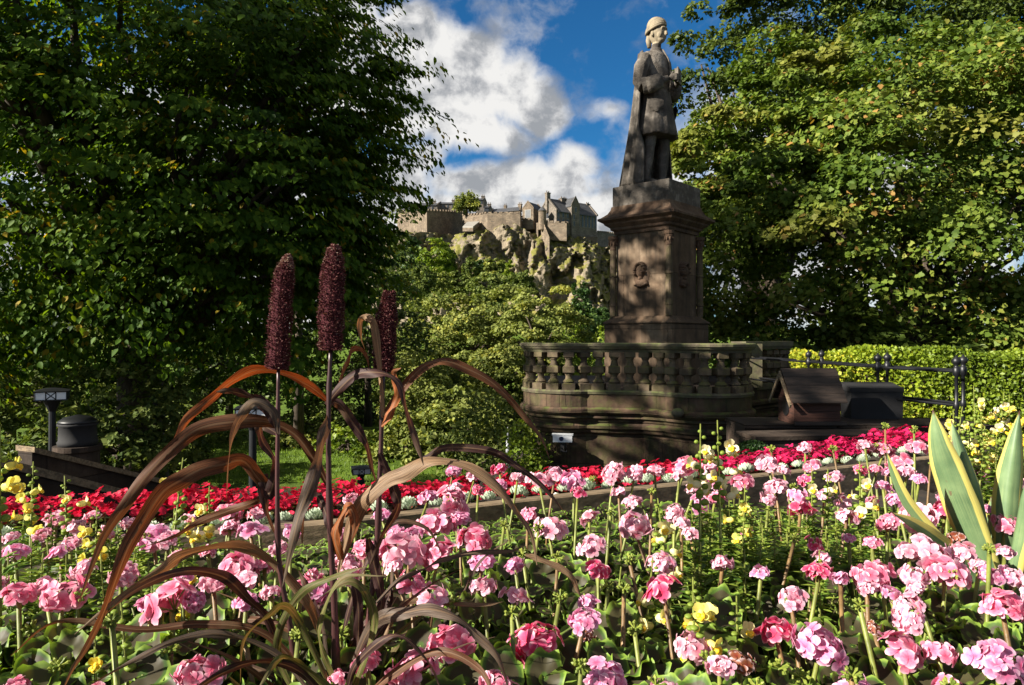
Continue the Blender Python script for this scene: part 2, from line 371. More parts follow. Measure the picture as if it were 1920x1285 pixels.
def milletleaf():
    m, t = newmat('millet_leaf')
    oc = t.n('ShaderNodeObjectInfo').outputs['Color']
    ti = t.n('ShaderNodeAttribute', attribute_name='tint').outputs['Fac']      # along the blade
    rd = t.n('ShaderNodeAttribute', attribute_name='rad').outputs['Fac']       # across the blade
    pos = t.n('ShaderNodeTexCoord').outputs['Object']
    st = t.noise(t.n('ShaderNodeCombineXYZ', {0: t.m('MULTIPLY', ti, 3.), 1: t.m('MULTIPLY', rd, 9.), 2: t.v('DOT_PRODUCT', pos, (1, 1, 1))}).outputs[0], 3., 4, .6)
    c = t.mix(t.step(st, .40, .62), t.mix(1., oc, (.38, .34, .33), 'MULTIPLY'), oc)
    c = t.mix(t.m('MULTIPLY', t.step(t.noise(pos, 14, 4), .58, .7), .4), c, (.16, .105, .055))
    c = t.mix(t.m('MULTIPLY', t.step(t.m('ABSOLUTE', t.m('SUBTRACT', rd, .5)), .09, .03), .5), c, (.20, .13, .075))      # pale midrib
    c = t.mix(t.m('MULTIPLY', t.step(ti, .62, 1.), .5), c, (.13, .09, .055))
    b = t.n('ShaderNodeBsdfPrincipled', {'Base Color': c, 'Roughness': .6, 'Specular IOR Level': .22})
    tl = t.n('ShaderNodeBsdfTranslucent', {'Color': t.mix(1., c, (1.9, 1.1, .6), 'MULTIPLY')})
    finish(t, t.n('ShaderNodeMixShader', {0: .26, 1: b.outputs[0], 2: tl.outputs[0]}).outputs[0]); return m
M['millet'] = milletleaf()
M['seed'] = leafmat('millet_seed', [(0, (.045, .012, .016)), (.5, (.13, .038, .042)), (.8, (.28, .13, .115)), (1, (.55, .42, .33))], .15, rough=.85, spec=.08)
M['milletstem'] = plain('millet_stem', (.050, .018, .018), .4, var=.5, scale=20, spec=.5, stretch=(1, 1, .2))
def agavemat():
    m, t = newmat('agave_leaf')
    rd = t.n('ShaderNodeAttribute', attribute_name='rad').outputs['Fac']; pos = t.n('ShaderNodeTexCoord').outputs['Object']
    n1 = t.noise(pos, 16, 5)
    g = t.ramp(n1, [(.3, (.08, .14, .065)), (.55, (.13, .20, .09)), (.75, (.18, .26, .12))])
    wob = t.m('ADD', rd, t.m('MULTIPLY', t.m('SUBTRACT', t.noise(pos, 9, 3), .5), .22))
    c = t.mix(t.step(wob, .64, .71), g, (.58, .50, .13))
    ti = t.n('ShaderNodeAttribute', attribute_name='tint').outputs['Fac']
    sn = t.noise(t.n('ShaderNodeCombineXYZ', {0: t.m('MULTIPLY', rd, 14.), 1: t.m('MULTIPLY', ti, 1.6), 2: t.v('DOT_PRODUCT', pos, (1., 1., 0))}).outputs[0], 2., 4, .6)
    c = t.mix(t.m('MULTIPLY', t.step(sn, .50, .68), .45), c, (.24, .30, .13))          # fibres along the blade
    c = t.mix(t.m('MULTIPLY', t.step(sn, .46, .30), .4), c, (.05, .09, .05))
    c = t.mix(t.m('MULTIPLY', t.step(t.noise(pos, 22, 5, .7), .63, .68), .8), c, (.12, .075, .045))
    c = t.mix(t.step(ti, .955, .985), c, (.06, .025, .015))
    b = t.n('ShaderNodeBsdfPrincipled', {'Base Color': c, 'Roughness': .45, 'Specular IOR Level': .35})
    tl = t.n('ShaderNodeBsdfTranslucent', {'Color': c})
    finish(t, t.n('ShaderNodeMixShader', {0: .12, 1: b.outputs[0], 2: tl.outputs[0]}).outputs[0]); return m
M['agave'] = agavemat()
# ------------------------------------------------------------------ ground
def sst(a, b, x):
    t_ = np.clip((x-a)/(b-a), 0, 1); return t_*t_*(3-2*t_)
def ground_h(x, y):
    x = np.asarray(x, float); y = np.asarray(y, float)
    right = sst(-1.2, .2, x)*(1-sst(13, 20, y))
    low = -2.3 - 1.4*sst(5, 17, y) - 2.5*sst(25, 60, y) + 9*sst(130, 262, y)
    h = low*(1-right) + (-1.75)*right
    h = h*sst(1.2, 3.9, np.hypot(x*.25, y)) + (-.95)*(1-sst(1.2, 3.9, np.hypot(x*.25, y)))
    return h + EYE
gx = np.unique(np.concatenate([np.linspace(-1500, 1500, 31), np.linspace(-150, 150, 41), np.linspace(-16, 16, 81)]))
gy = np.unique(np.concatenate([np.linspace(-300, 2500, 29), np.linspace(-20, 320, 69), np.linspace(0, 26, 66)]))
XX, YY = np.meshgrid(gx, gy); ZZ = ground_h(XX, YY)
idx = np.arange(XX.size).reshape(XX.shape)
GF = np.stack([idx[:-1, :-1], idx[:-1, 1:], idx[1:, 1:], idx[1:, :-1]], -1).reshape(-1, 4)
tag(put('ground', mesh('ground', np.stack([XX, YY, ZZ], -1).reshape(-1, 3), GF, M['ground'], smooth=True)), kind='structure')
# lawn blades where the sun reaches the grass
n = 9000
gxy = np.stack([rng.uniform(-11, 0, n), rng.uniform(17, 27, n)], 1)
gp = np.stack([gxy[:, 0], gxy[:, 1], ground_h(gxy[:, 0], gxy[:, 1])-.01], 1)
V, F = scatter(LEAF4*np.array([.35, 1, 1]), LEAF4F, gp, np.stack([rng.normal(0, .4, n), rng.normal(0, .4, n), np.ones(n)], 1), rng.normal(0, 1, (n, 3)), rng.uniform(.06, .13, n))
tag(put('lawn_grass', mesh('lawn_grass', V, F, M['grass'], {'tint': np.repeat(rng.random(n), 4)})), kind='stuff', label='short bright green lawn in the sunlit clearing below the millet', cat='grass')
# ------------------------------------------------------------------ castle crag
def K(cx, cy, d): return P(740+cx/4.017, 340+cy/4.017, d)
def fbm(p, octv=5, seed=0):
    from mathutils import noise as mn
    out = np.empty(len(p))
    for i, q in enumerate(p): out[i] = mn.fractal(Vector((q[0]+seed, q[1]+seed*.7, q[2])), .9, 2.1, octv)
    return out
nu, nv = 260, 120
us = np.linspace(-75, 85, nu); vs = np.linspace(0, 1, nv)
UU, VV = np.meshgrid(us, vs)
topz = np.interp(UU[0], [-75, -45, -30, -20, -8, 0, 4, 8, 12, 20, 30, 40, 60, 85], [42, 46, 46, 46, 48, 50, 48, 45, 46, 48, 44, 40, 38, 34])
base_z = -5.0
zz = base_z + VV*(topz[None]-base_z)
q = np.stack([UU.ravel()/19, zz.ravel()/40, np.zeros(UU.size)], 1)
f1 = fbm(q, 4, 3.1).reshape(UU.shape)
def facets(n, sz, amp, tilt, seed):
    """broken planes: every point takes the offset and tilt of its nearest seed"""
    rg = np.random.default_rng(seed); fp = np.stack([rg.uniform(-80, 90, n), rg.uniform(-8, 56, n)], 1); off = rg.normal(0, amp, n); tl = rg.normal(0, tilt, (n, 2))
    pu = np.stack([UU.ravel()+2.0*f3.ravel(), zz.ravel()+1.5*f3.ravel()], 1); out = np.empty(len(pu))
    for i0 in range(0, len(pu), 4000):
        c_ = pu[i0:i0+4000]; dd_ = ((c_[:, None, 0]-fp[None, :, 0])**2)+((c_[:, None, 1]-fp[None, :, 1])/sz)**2; k_ = dd_.argmin(1)
        out[i0:i0+4000] = off[k_]+np.sum((c_-fp[k_])*tl[k_], 1)
    return out.reshape(UU.shape)
q3 = np.stack([UU.ravel()/2.4, zz.ravel()/4., np.full(UU.size, 2.)], 1); f3 = fbm(q3, 5, 23.).reshape(UU.shape)
yc = 264 + 36*VV**.8 - 9*f1 + facets(190, 2.1, 1.5, .30, 1) + np.interp((960+1280*UU/300-740)*4.017, [300, 470, 1000, 1030, 1160, 1190, 1325, 1360, 1520, 1560, 1700], [4, -1, 11, 1, 1, 6, 7, 0, 1, 4, 7])*(1-VV**3) + facets(1500, 1.8, .6, .40, 2) - .8*f3
RF = np.arange(UU.size).reshape(UU.shape)
RFF = np.stack([RF[:-1, :-1], RF[:-1, 1:], RF[1:, 1:], RF[1:, :-1]], -1).reshape(-1, 4)
Vr = np.stack([UU, yc, zz+EYE], -1)
cap = np.stack([us, np.full(nu, 420.), topz+EYE+1], -1)                     # the hilltop behind the brow
Vr2 = np.concatenate([Vr.reshape(-1, 3), cap])
capf = np.array([[RF[-1, j], RF[-1, j+1], UU.size+j+1, UU.size+j] for j in range(nu-1)])
tag(put('crag_hill', mesh('crag_hill', Vr2, np.concatenate([RFF, capf]), M['rock'])), kind='structure')
# ------------------------------------------------------------------ castle
def wall(name, label, pts, mat='castle', th=3.5, group='castle walls', parapet=True, windows=()):
    """pts: (cx, distance, crop y of the top, crop y of the foot)"""
    root = thing(name, label, 'castle wall', K(*((pts[0][0]), pts[0][3], pts[0][1])), group=group)
    o0 = np.array(root.location); b = MB()
    fr = [(np.array(K(cx, yt, d)), np.array(K(cx, yb, d))) for cx, d, yt, yb in pts]
    ring = []
    for i, (tp, bt) in enumerate(fr):
        bk = np.array([0, th, 0])
        ring.append([bt-o0, tp-o0, tp+bk-o0, bt+bk-o0])
    b.rings(ring); b.put('masonry', M[mat], root)
    if parapet:
        c = MB()
        for i in range(len(fr)-1):
            a_, e_ = fr[i][0]-o0, fr[i+1][0]-o0; L = np.linalg.norm(e_-a_); k = max(2, int(L/2.4))
            ang = math.atan2(e_[1]-a_[1], e_[0]-a_[0])
            for j in range(k):
                m_ = a_+(e_-a_)*((j+.5)/k)
                c.box((m_[0]-.12*math.sin(ang)*-1, m_[1]+.35, m_[2]+.36), (L/k*.62, .8, .74), ang)
        c.put('battlements', M[mat], root)
    return root
wall('castle_wall', 'sunlit castle wall at the leaf edge of the lime tree, under pale roofs', [(20, 336, 222, 520), (110, 330, 230, 520), (243, 302, 236, 520)])
wall('castle_wall', 'long shaded castle wall facing away from the sun, left of the lean-to roof', [(243, 301, 222, 560), (380, 316, 228, 560), (520, 336, 236, 560)], 'castle')
wall('castle_wall', 'short sunlit castle wall above the pale lean-to roof', [(512, 322, 256, 420), (660, 306, 252, 480)])
wall('castle_wall', 'broad high bastion with a battered corner under the low slate range', [(655, 306, 246, 560), (700, 303, 243, 560), (945, 299, 243, 560), (962, 306, 300, 560)])
wall('castle_wall', 'recessed dark castle wall below the gabled house', [(950, 314, 303, 560), (1045, 310, 306, 560)], 'castle', parapet=False)
wall('castle_wall', 'narrow sunlit buttress wall beside the round turret', [(1040, 309, 318, 470), (1080, 299, 312, 470), (1084, 303, 312, 470)], parapet=False)
wall('castle_wall', 'pale pointed retaining wall running down the crag below the turret', [(1084, 304, 306, 430), (1120, 296, 310, 560), (1165, 290, 420, 640), (1168, 294, 420, 640)], parapet=False)
wall('castle_wall', 'flat topped retaining wall in front of the tall slate roofed range', [(1118, 297, 306, 440), (1295, 293, 318, 450), (1302, 300, 320, 450)])
wall('castle_wall', 'plinth wall with small arches under the long windowed range', [(1295, 300, 345, 440), (1526, 312, 384, 470)], 'castlegrey', parapet=False)
wall('castle_wall', 'tan block of castle wall below the right end of the range', [(1440, 304, 418, 540), (1528, 306, 420, 540), (1535, 312, 420, 540)], parapet=False)
wall('castle_wall', 'low grey castle wall running behind the statue pedestal', [(1526, 313, 384, 560), (1640, 330, 394, 560), (1800, 350, 400, 560)], 'castlegrey')
# lean-to shed under the short wall
a_, b_ = K(500, 345, 296), K(650, 305, 310)
rt = thing('lean_to_building', 'pale grey lean-to roof building tucked between two castle walls', 'castle building', K(500, 420, 296))
sh = MB(); o0 = np.array(rt.location)
A, B_ = np.array(K(512, 350, 298)), np.array(K(590, 350, 294)); A2, B2 = np.array(K(545, 314, 312)), np.array(K(640, 310, 306))
up = np.array([0, 0, .5])
sh.rings([[A-o0, B_-o0, B_-o0+up, A-o0+up], [A2-o0, B2-o0, B2-o0+up, A2-o0+up]])
sh.put('roof', M['frame'], rt)
wl = MB(); lo = np.array([0, 0, -1.6])
wl.rings([[A-o0+lo, B_-o0+lo, B_-o0-up*.1, A-o0-up*.1], [A2-o0+lo, B2-o0+lo, B2-o0-up*.1, A2-o0-up*.1]]); wl.put('wall', M['castle'], rt)

def gabled(name, label, near, other, far, z0, ze, zr, mat='castle', windows=(), chimneys=(), gwindows=(), parts=True, group='castle buildings'):
    """rectangular building: near corner, other end of the gable wall, far end of the long wall (plan points), foot / eaves / ridge heights"""
    near, other, far = map(np.array, (near, other, far))
    root = thing(name, label, 'castle building', (near[0], near[1], z0), group=group)
    g_, l_ = other-near, far-near
    def w(a, b, z): q_ = g_*a+l_*b; return (q_[0], q_[1], z-z0)
    b = MB()
    b.rings([[w(0, t_, z0), w(1, t_, z0), w(1, t_, ze), w(.5, t_, zr), w(0, t_, ze)] for t_ in (0, 1)])
    b.put('wall', M[mat], root)
    r = MB(); e = .06; th = .35
    for s_ in (0, 1):
        a0, a1 = (-e, .5) if s_ == 0 else (1+e, .5)
        za = ze-(zr-ze)*e*2
        r.rings([[w(a0, t_, za+.08), w(a1, t_, zr+.08), w(a1, t_, zr+th+.08), w(a0, t_, za+th+.08)] for t_ in (.025, .975)])
    ro = r.put('roof', M['slate'], root)
    up_ = np.array([0, 0, 1.])
    for t_ in (0, 1):                                     # raised gable copings
        k = MB()
        for a0, a1 in ((-.03, .5), (1.03, .5)):
            k.rings([[w(a0, t_+dt, ze-.1+dz) if q_ == 0 else w(a1, t_+dt, zr+.15+dz) for dt, dz in ((-.012, 0), (.022, 0), (.022, .75), (-.012, .75))] for q_ in (0, 1)])
        k.put('gable_coping', M[mat], root)
    for (a, t_, hw, z1) in chimneys:
        c = MB(); p_ = w(a, t_, 0); ang = math.atan2(l_[1], l_[0])
        c.box((p_[0], p_[1], (z1+ze)/2-z0), (hw, hw*.8, z1-ze), ang); c.box((p_[0], p_[1], z1-z0+.12), (hw*1.2, hw, .3), ang)
        for dx in (-.28, .28): c.lathe([(.22*hw*.6, 0), (.18*hw*.6, .9)], (p_[0]+dx*hw*math.cos(ang), p_[1]+dx*hw*math.sin(ang), z1-z0+.27), 8)
        c.put('chimney', M[mat], ro)
    ln = l_/np.linalg.norm(l_); gn = g_/np.linalg.norm(g_)
    for (t_, z, ww, hh) in windows:
        p_ = w(0, t_, z); ang = math.atan2(ln[1], ln[0])
        f = MB().box((p_[0], p_[1], p_[2]), (ww*1.3, .24, hh*1.12), ang).put('window', M['frame'], root)
        MB().box((p_[0], p_[1], p_[2]), (ww, .34, hh), ang).put('pane', M['window'], f)
    for (a, z, ww, hh) in gwindows:
        p_ = w(a, 0, z); ang = math.atan2(gn[1], gn[0])
        f = MB().box((p_[0], p_[1], p_[2]), (ww*1.3, .24, hh*1.12), ang).put('window', M['frame'], root)
        MB().box((p_[0], p_[1], p_[2]), (ww, .34, hh), ang).put('pane', M['window'], f)
    return root
def zat(cy, d): return EYE+(632-(340+cy/4.017))/1280*d
N0 = K(1218, 0, 296); nearp = np.array([N0[0], N0[1]])
oth = nearp+np.array([-7, 10])*1.0; farp = nearp+np.array([10, 7])*1.92
zE, zR, zB = zat(205, 296), zat(132, 300), zat(345, 296)
wins = [(t_, z, .85, 1.9) for t_ in np.linspace(.05, .27, 3) for z in (zat(250, 296), zat(295, 296))]
wins += [(t_, z, .85, 2.0) for t_ in np.linspace(.47, .97, 7) for z in (zat(262, 304), zat(325, 304), zat(292, 304))]
gabled('castle_range', 'tall slate roofed castle range with chimneys, highest on the crag', nearp, oth, farp, zB-6, zE-1, zR, 'castlegrey', wins,
       [(.5, .0, 1.9, zat(96, 302)), (.5, .36, 2.6, zat(116, 300)), (.55, .44, 1.6, zat(120, 302)), (.5, .99, 1.9, zat(160, 309))], [(.5, zat(225, 300), 1.6, 6.)])
ln = np.array([10, 7])/math.hypot(10, 7); gn = np.array([-7, 10])/math.hypot(7, 10)
bn = nearp+ln*7.6-gn*1.2
gabled('castle_bay', 'projecting gabled stair bay with a pointed top on the tall castle range', bn, bn+ln*4.6, bn+gn*6, zB-6, zat(185, 300), zat(122, 300), 'castlegrey', (), (), [(.5, zat(215, 300), .8, 2.), (.3, zat(270, 300), .8, 2.), (.3, zat(320, 300), .8, 2.)])
# round turret
c_ = K(1112, 300, 297)
rt = thing('castle_turret', 'small round turret with conical slate cap left of the tall range', 'turret', (c_[0], c_[1], zat(315, 297)))
MB().lathe([(1.7, -3), (1.7, zat(232, 297)-zat(315, 297)), (1.95, zat(230, 297)-zat(315, 297)), (1.95, zat(226, 297)-zat(315, 297))], n=16).put('wall', M['castle'], rt)
MB().lathe([(2.1, zat(225.5, 297)-zat(315, 297)), (.05, zat(188, 297)-zat(315, 297))], n=16).put('roof', M['slate'], rt)
# gabled house
p0 = K(962, 0, 305); p1 = K(1045, 0, 302)
hn, ho = np.array([p1[0], p1[1]]), np.array([p0[0], p0[1]])
dd = (ho-hn)/np.linalg.norm(ho-hn); pr = np.array([dd[1], -dd[0]]); pr = pr if pr[1] > 0 else -pr
gabled('castle_house', 'gabled sandstone house with one large window beside the bastion', hn, ho, hn+pr*9, zat(312, 303)-3, zat(210, 303), zat(158, 303), 'castle', [(.5, zat(250, 303), .9, 2.2)], [], [(.5, zat(245, 303), 2.4, 3.4)])
# low slate range on the bastion
q0, q1 = K(945, 0, 312), K(735, 0, 318)
qn, qf = np.array([q0[0], q0[1]]), np.array([q1[0], q1[1]])
gabled('castle_barrack', 'low long slate roofed building behind the broad bastion', qn, qn+np.array([.6, 8]), qf, zat(262, 315), zat(228, 315), zat(196, 315), 'castle', [], [(.5, .02, 1.6, zat(176, 316)), (.5, .55, 1.3, zat(178, 316))], [])
for (x0, x1, yt, ye, yb, d, lab) in [(180, 320, 158, 182, 230, 345, 'low pale gabled building on the skyline beside the lime tree'), (330, 470, 152, 172, 235, 350, 'flat skyline building left of the round hilltop tree'),
                                     (615, 668, 122, 142, 240, 350, 'dark narrow tower block right of the round hilltop tree'), (668, 712, 182, 200, 250, 340, 'tiny gabled house between the hilltop tree and low range')]:
    a_, e_ = K(x0, 0, d), K(x1, 0, d)
    gabled('castle_house', lab, (e_[0], e_[1]), (e_[0]+1.5, e_[1]+9), (a_[0], a_[1]), zat(yb, d)-4, zat(ye, d), zat(yt, d), 'castlegrey', [(t_, zat(ye+18, d), .8, 1.4) for t_ in (.25, .5, .75)], [(.5, .3, 1.8, zat(yt-18, d))], [])
# ------------------------------------------------------------------ trees
def limbs(b, base, targets, r0, seed=0):
    rg = np.random.default_rng(seed+99)
    base = np.array(base)
    for i, tg in enumerate(targets):
        tg = np.array(tg)
        if np.hypot(*(tg-base)[:2]) > 6.: continue
        k = 7; u = np.linspace(0, 1, k)[:, None]
        mid = base+(tg-base)*.45; mid[:2] = base[:2]+(tg-base)[:2]*.22
        p = (1-u)**2*base+2*u*(1-u)*mid+u*u*tg
        p[1:-1] += rg.normal(0, .02*np.linalg.norm(tg-base), (k-2, 3))
        b.tube(p, np.linspace(r0*.5, r0*.06, k), 6)
def tree(name, label, base, blobs, n, leaf, mat, seed, style='pad', trunk_r=.25, trunk_h=3., group=None, cl=None, spread=.17, tmpl='leaf6', shell=.55, cat='tree', flat=.45, droop=.25, lump=.2, ntw=0):
    """crown of many single leaves gathered in clusters through the volume of its ellipsoids (centre, radii)"""
    rg = np.random.default_rng(seed)
    root = thing(name, label, cat, base, group=group); o0 = np.array(base, float)
    tb = MB(); top = o0*0+np.array([0, 0, trunk_h])
    tb.tube([(0, 0, -.4), (.05*trunk_r, 0, trunk_h*.5), top], [trunk_r*1.35, trunk_r, trunk_r*.8], 10)
    vol = np.array([np.prod(b[1])**(2/3) for b in blobs]); vol = vol/vol.sum()
    Tm, Fm = {'leaf6': (LEAF6, LEAF6F), 'leaf4': (LEAF4, LEAF4F), 'maple': (MAPLE, MAPLEF)}[tmpl]
    pos, ax, no, tn = [], [], [], []
    targets = []
    for (c, r), w in zip(blobs, vol):
        c = np.array(c, float)-o0; r = np.array(r, float); N = int(n*w); k = max(6, int((cl or 160)*w))
        u = nrm(rg.normal(0, 1, (k, 3)))
        lumpf = 1+lump*np.sin(u[:, 0]*5+seed)*np.cos(u[:, 2]*6+u[:, 1]*4+seed*1.7)
        rad = shell+(1-shell)*rg.random(k)**.6
        cc = c+u*r*(rad*lumpf)[:, None]
        targets += [c+q_ for q_ in (cc[:7]-c)*.6]
        ci = rg.integers(0, k, N); cs = spread*np.prod(r)**(1/3)*rg.uniform(.65, 1.35, k)
        out = nrm((cc-c)/r)
        outh = out.copy(); outh[:, 2] *= .25; outh = nrm(outh+rg.normal(0, .15, (k, 3))*np.array([1, 1, .3]))
        if style == 'pad':
            q_ = rg.normal(0, .55, (N, 3)); q_[:, 2] = np.abs(q_[:, 2])*-.3+(.25-.22*np.sum(q_[:, :2]**2, 1))
            q_[:, 2] *= 1.25*flat/.45
            p_ = cc[ci]+q_*cs[ci][:, None]+outh[ci]*0
            a_ = q_*np.array([1, 1, 0])+outh[ci]*.6+rg.normal(0, .35, (N, 3)); a_[:, 2] -= droop
            nn = np.array([0, 0, 1.])*.6+out[ci]*.8+rg.normal(0, .45, (N, 3))
        elif style == 'spray':
            s_ = rg.random(N)*2-.7; side = rg.choice([-1, 1], N)
            sd = nrm(np.cross(outh, np.array([0, 0, 1.])))
            fan = rg.normal(0, .42, N)
            p_ = cc[ci]+outh[ci]*(s_*cs[ci])[:, None]+sd[ci]*(fan*(1-.3*s_)*cs[ci])[:, None]
            p_[:, 2] -= (.20*s_**2+.16*fan**2)*cs[ci]; p_ += rg.normal(0, .05, (N, 3))*cs[ci][:, None]
            a_ = outh[ci]*.55+sd[ci]*(side*.5)[:, None]+rg.normal(0, .22, (N, 3)); a_[:, 2] -= droop
            nn = np.array([0, 0, 1.])*.9+outh[ci]*.5+rg.normal(0, .22, (N, 3))
        elif style == 'dome':                       # leaves roofing rounded clumps
            q_ = rg.normal(0, 1, (N, 3)); q_[:, 2] = np.abs(q_[:, 2])*1.0-.35; q_ = nrm(q_+out[ci]*.45); rr_ = rg.uniform(.62, 1.08, N)
            p_ = cc[ci]+q_*np.array([1, 1, .72])*(rr_*cs[ci])[:, None]
            a_ = q_*np.array([1, 1, .2])+rg.normal(0, .5, (N, 3)); a_[:, 2] -= droop
            nn = q_*.9+out[ci]*.35+np.array([0, 0, .3])+rg.normal(0, .4, (N, 3))
        else:                                       # fine: leaves all round the twig ends
            q_ = rg.normal(0, .5, (N, 3)); p_ = cc[ci]+q_*cs[ci][:, None]
            a_ = nrm(q_)+out[ci]*.5+rg.normal(0, .3, (N, 3)); nn = out[ci]*.8+np.array([0, 0, .5])+rg.normal(0, .45, (N, 3))
        pos.append(p_); ax.append(a_); no.append(nn); tn.append(np.clip(rg.normal(.5, .2, N)+(rg.normal(0, .16, k))[ci], 0, 1))
    pos, ax, no, tn = map(np.concatenate, (pos, ax, no, tn))
    sc = leaf*rg.uniform(.65, 1.25, len(pos))
    tn[rg.random(len(tn)) < .006] = 1.
    V, F = scatter(Tm, Fm, pos-nrm(ax)*sc[:, None]*.5, ax, no, sc)
    limbs(tb, top*.75, targets, trunk_r, seed)
    tb.put('trunk', M['bark'], root, smooth=True)
    put('crown', mesh('crown', V, F, M[mat], {'tint': np.repeat(tn, len(Tm))}), root)
    return root
def gz(x, y): return float(ground_h(x, y))
E_ = EYE
# the big lime on the left; its crown has unseen lumps added to shade statue and balustrade
tree('lime_tree', 'huge dark lime tree with drooping leaf sprays filling the top left of the view', (-7.2, 13.2, gz(-7.2, 13.2)),
     [((-6.6, 12.4, E_+3.6), (4.6, 4.2, 4.2)), ((-7.5, 13.2, E_+6.4), (3.8, 4., 3.4)), ((-4.2, 11.8, E_+3.3), (2.4, 2.6, 2.8)), ((-3.5, 12.4, E_+4.9), (1.5, 1.7, 1.9)), ((-3.4, 12.6, E_+2.2), (1.4, 1.6, 1.9)), ((-9.2, 11.8, E_+2.4), (3.4, 3.2, 3.2)), ((-4.5, 12.6, E_+1.1), (2.5, 2.6, 1.9)),
      ((-8.8, 6.4, E_+6.3), (2.2, 1.8, 3.7)), ((-8.9, 7.9, E_+8.3), (2.0, 1.25, 2.8)), ((-8.6, 3.9, E_+4.0), (2.0, 1.5, 1.9)), ((-8.4, 1.3, E_+5.3), (1.6, .75, .95)), ((-8.7, 1.35, E_+5.3), (1.2, .7, .8)), ((-8.6, 2.4, E_+5.0), (1.5, .9, 1.0))],  # crown lumps out of view, added to shade statue, terrace and kennel
     190000, .11, 'lime_leaf', 3, 'spray', .42, 4.2, cl=3200, spread=.155, droop=.75, shell=.5, lump=.10)
# maple on the right
tree('maple_tree', 'broad maple with dense yellow green crown behind the clipped hedge', (9.0, 15.2, gz(9., 15.2)),
     [((8.6, 14.6, E_+2.4), (4.6, 3.8, 3.4)), ((5.8, 14.2, E_+2.0), (2.7, 2.8, 3.0)), ((8.2, 15.6, E_+4.3), (3.6, 3.2, 2.7)), ((12.2, 14.2, E_+2.2), (3.4, 3.2, 4.2)), ((5.4, 14.6, E_+3.9), (2.0, 2.2, 1.9))],
     140000, .09, 'maple_leaf', 5, 'dome', .36, 2.6, cl=520, spread=.175, tmpl='maple', shell=.62, droop=.35, lump=.14)
tree('ivy_clad_tree', 'tall dark ivy clad tree rising behind the statue and maple', (7.6, 20.5, gz(7.6, 20.5)),
     [((6.5, 20.5, E_+7.2), (1.75, 1.7, 3.8)), ((6.1, 20.3, E_+4.8), (1.5, 1.6, 2.4)), ((9.4, 21, E_+9.), (2.4, 2.2, 3.)), ((12.4, 20.5, E_+8.4), (3.6, 2.5, 3.4)), ((16, 20, E_+8.), (3., 2.5, 4.4))],
     80000, .15, 'ivy_leaf', 8, 'dome', .4, 5., cl=460, spread=.22, tmpl='leaf4', shell=.75)
tree('shrub', 'dark undergrowth shrub in the shade under the maple', (7.5, 12.6, gz(7.5, 12.6)),
     [((6.5, 12.6, E_-.7), (3.4, 1.2, 1.1)), ((11, 12.2, E_-.6), (3., 1.2, 1.3))], 9000, .15, 'ivy_leaf', 9, 'pad', .08, .6, cl=160, spread=.2, cat='shrub')
# sunlit trees down in the valley, under the crag
tree('park_tree', 'broad sunlit tree with rounded pale green crown below the castle crag', (-2.6, 40, gz(-2.6, 40)),
     [((-3.6, 40, E_-1.6), (3.4, 4, 4.2)), ((-1.0, 41, E_-.3), (3.4, 4., 3.1)), ((-4.8, 38.5, E_-3.4), (2.6, 3, 3.)), ((-2.0, 38, E_-3.6), (3, 3, 3.2))], 58000, .22, 'sunny_leaf', 21, 'dome', .4, 4., cl=420, spread=.17, tmpl='leaf4', shell=.7)
tree('park_tree', 'darker rounded tree between the millet and the balustrade', (1.6, 36, gz(1.6, 36)),
     [((1.4, 36, E_-.2), (2.3, 3, 2.7)), ((.4, 35, E_-3.0), (2.6, 3, 3.2)), ((2.2, 35, E_-3.2), (2., 2.4, 3.))], 36000, .21, 'sunny_leaf', 22, 'dome', .35, 4., cl=280, spread=.18, tmpl='leaf4', shell=.7)
tree('park_tree', 'small bright leaved tree low behind the third millet stem', (-3.1, 25, gz(-3.1, 25)),
     [((-3.4, 25, E_-2.3), (1.5, 1.6, 1.9)), ((-2.1, 25.5, E_-2.9), (1.4, 1.5, 1.7)), ((-3.2, 24.6, E_-4.2), (1.6, 1.4, 1.2)), ((-.7, 25, E_-3.6), (1.3, 1.4, 1.6))], 20000, .16, 'sunny_leaf', 23, 'dome', .16, 1.5, cl=240, spread=.24, tmpl='leaf4', shell=.6)
tree('conifer', 'dark green pointed conifer left of the pedestal base', (7.1, 78, gz(7.1, 78)),
     [((7.9, 78, E_+3.6), (.9, .9, 3.2)), ((7.9, 78, E_+.6), (1.8, 1.7, 3.)), ((8.2, 78, E_-2.6), (2.7, 2., 3.4))], 11000, .42, 'yew_leaf', 24, 'fine', .3, 3., cl=200, spread=.25, tmpl='leaf4', shell=.6)
tree('golden_bush', 'yellow green bush above the coping, left of the pedestal', (4.1, 48, gz(4.1, 48)),
     [((4.1, 48, E_-.4), (1.25, 1.3, 1.6)), ((6.4, 48, E_-.3), (.8, .9, .9)), ((5, 48, E_-2.6), (2.4, 1.8, 1.8))], 7000, .24, 'bright_leaf', 25, 'fine', .15, 2., cl=150, spread=.24, tmpl='leaf4', cat='bush')
tree('bright_shrub', 'bright lime green shrub beside the foot of the terrace wall', (.15, 8.4, gz(.15, 8.4)),
     [((.12, 8.35, E_-1.52), (.27, .3, .46)), ((.3, 8.25, E_-1.75), (.22, .2, .4))], 2600, .055, 'bright_leaf', 26, 'fine', .02, .3, cl=110, spread=.3, tmpl='leaf4', cat='shrub')
tree('shrub', 'dark evergreen shrub filling the shade left of the terrace wall', (-.6, 11.5, gz(-.6, 11.5)),
     [((-.4, 11.5, E_-1.9), (.9, .7, .9)), ((.5, 11.3, E_-2.0), (.6, .6, .9))], 4200, .09, 'wood_leaf', 27, 'fine', .05, .4, cl=130, spread=.26, tmpl='leaf4', cat='shrub')
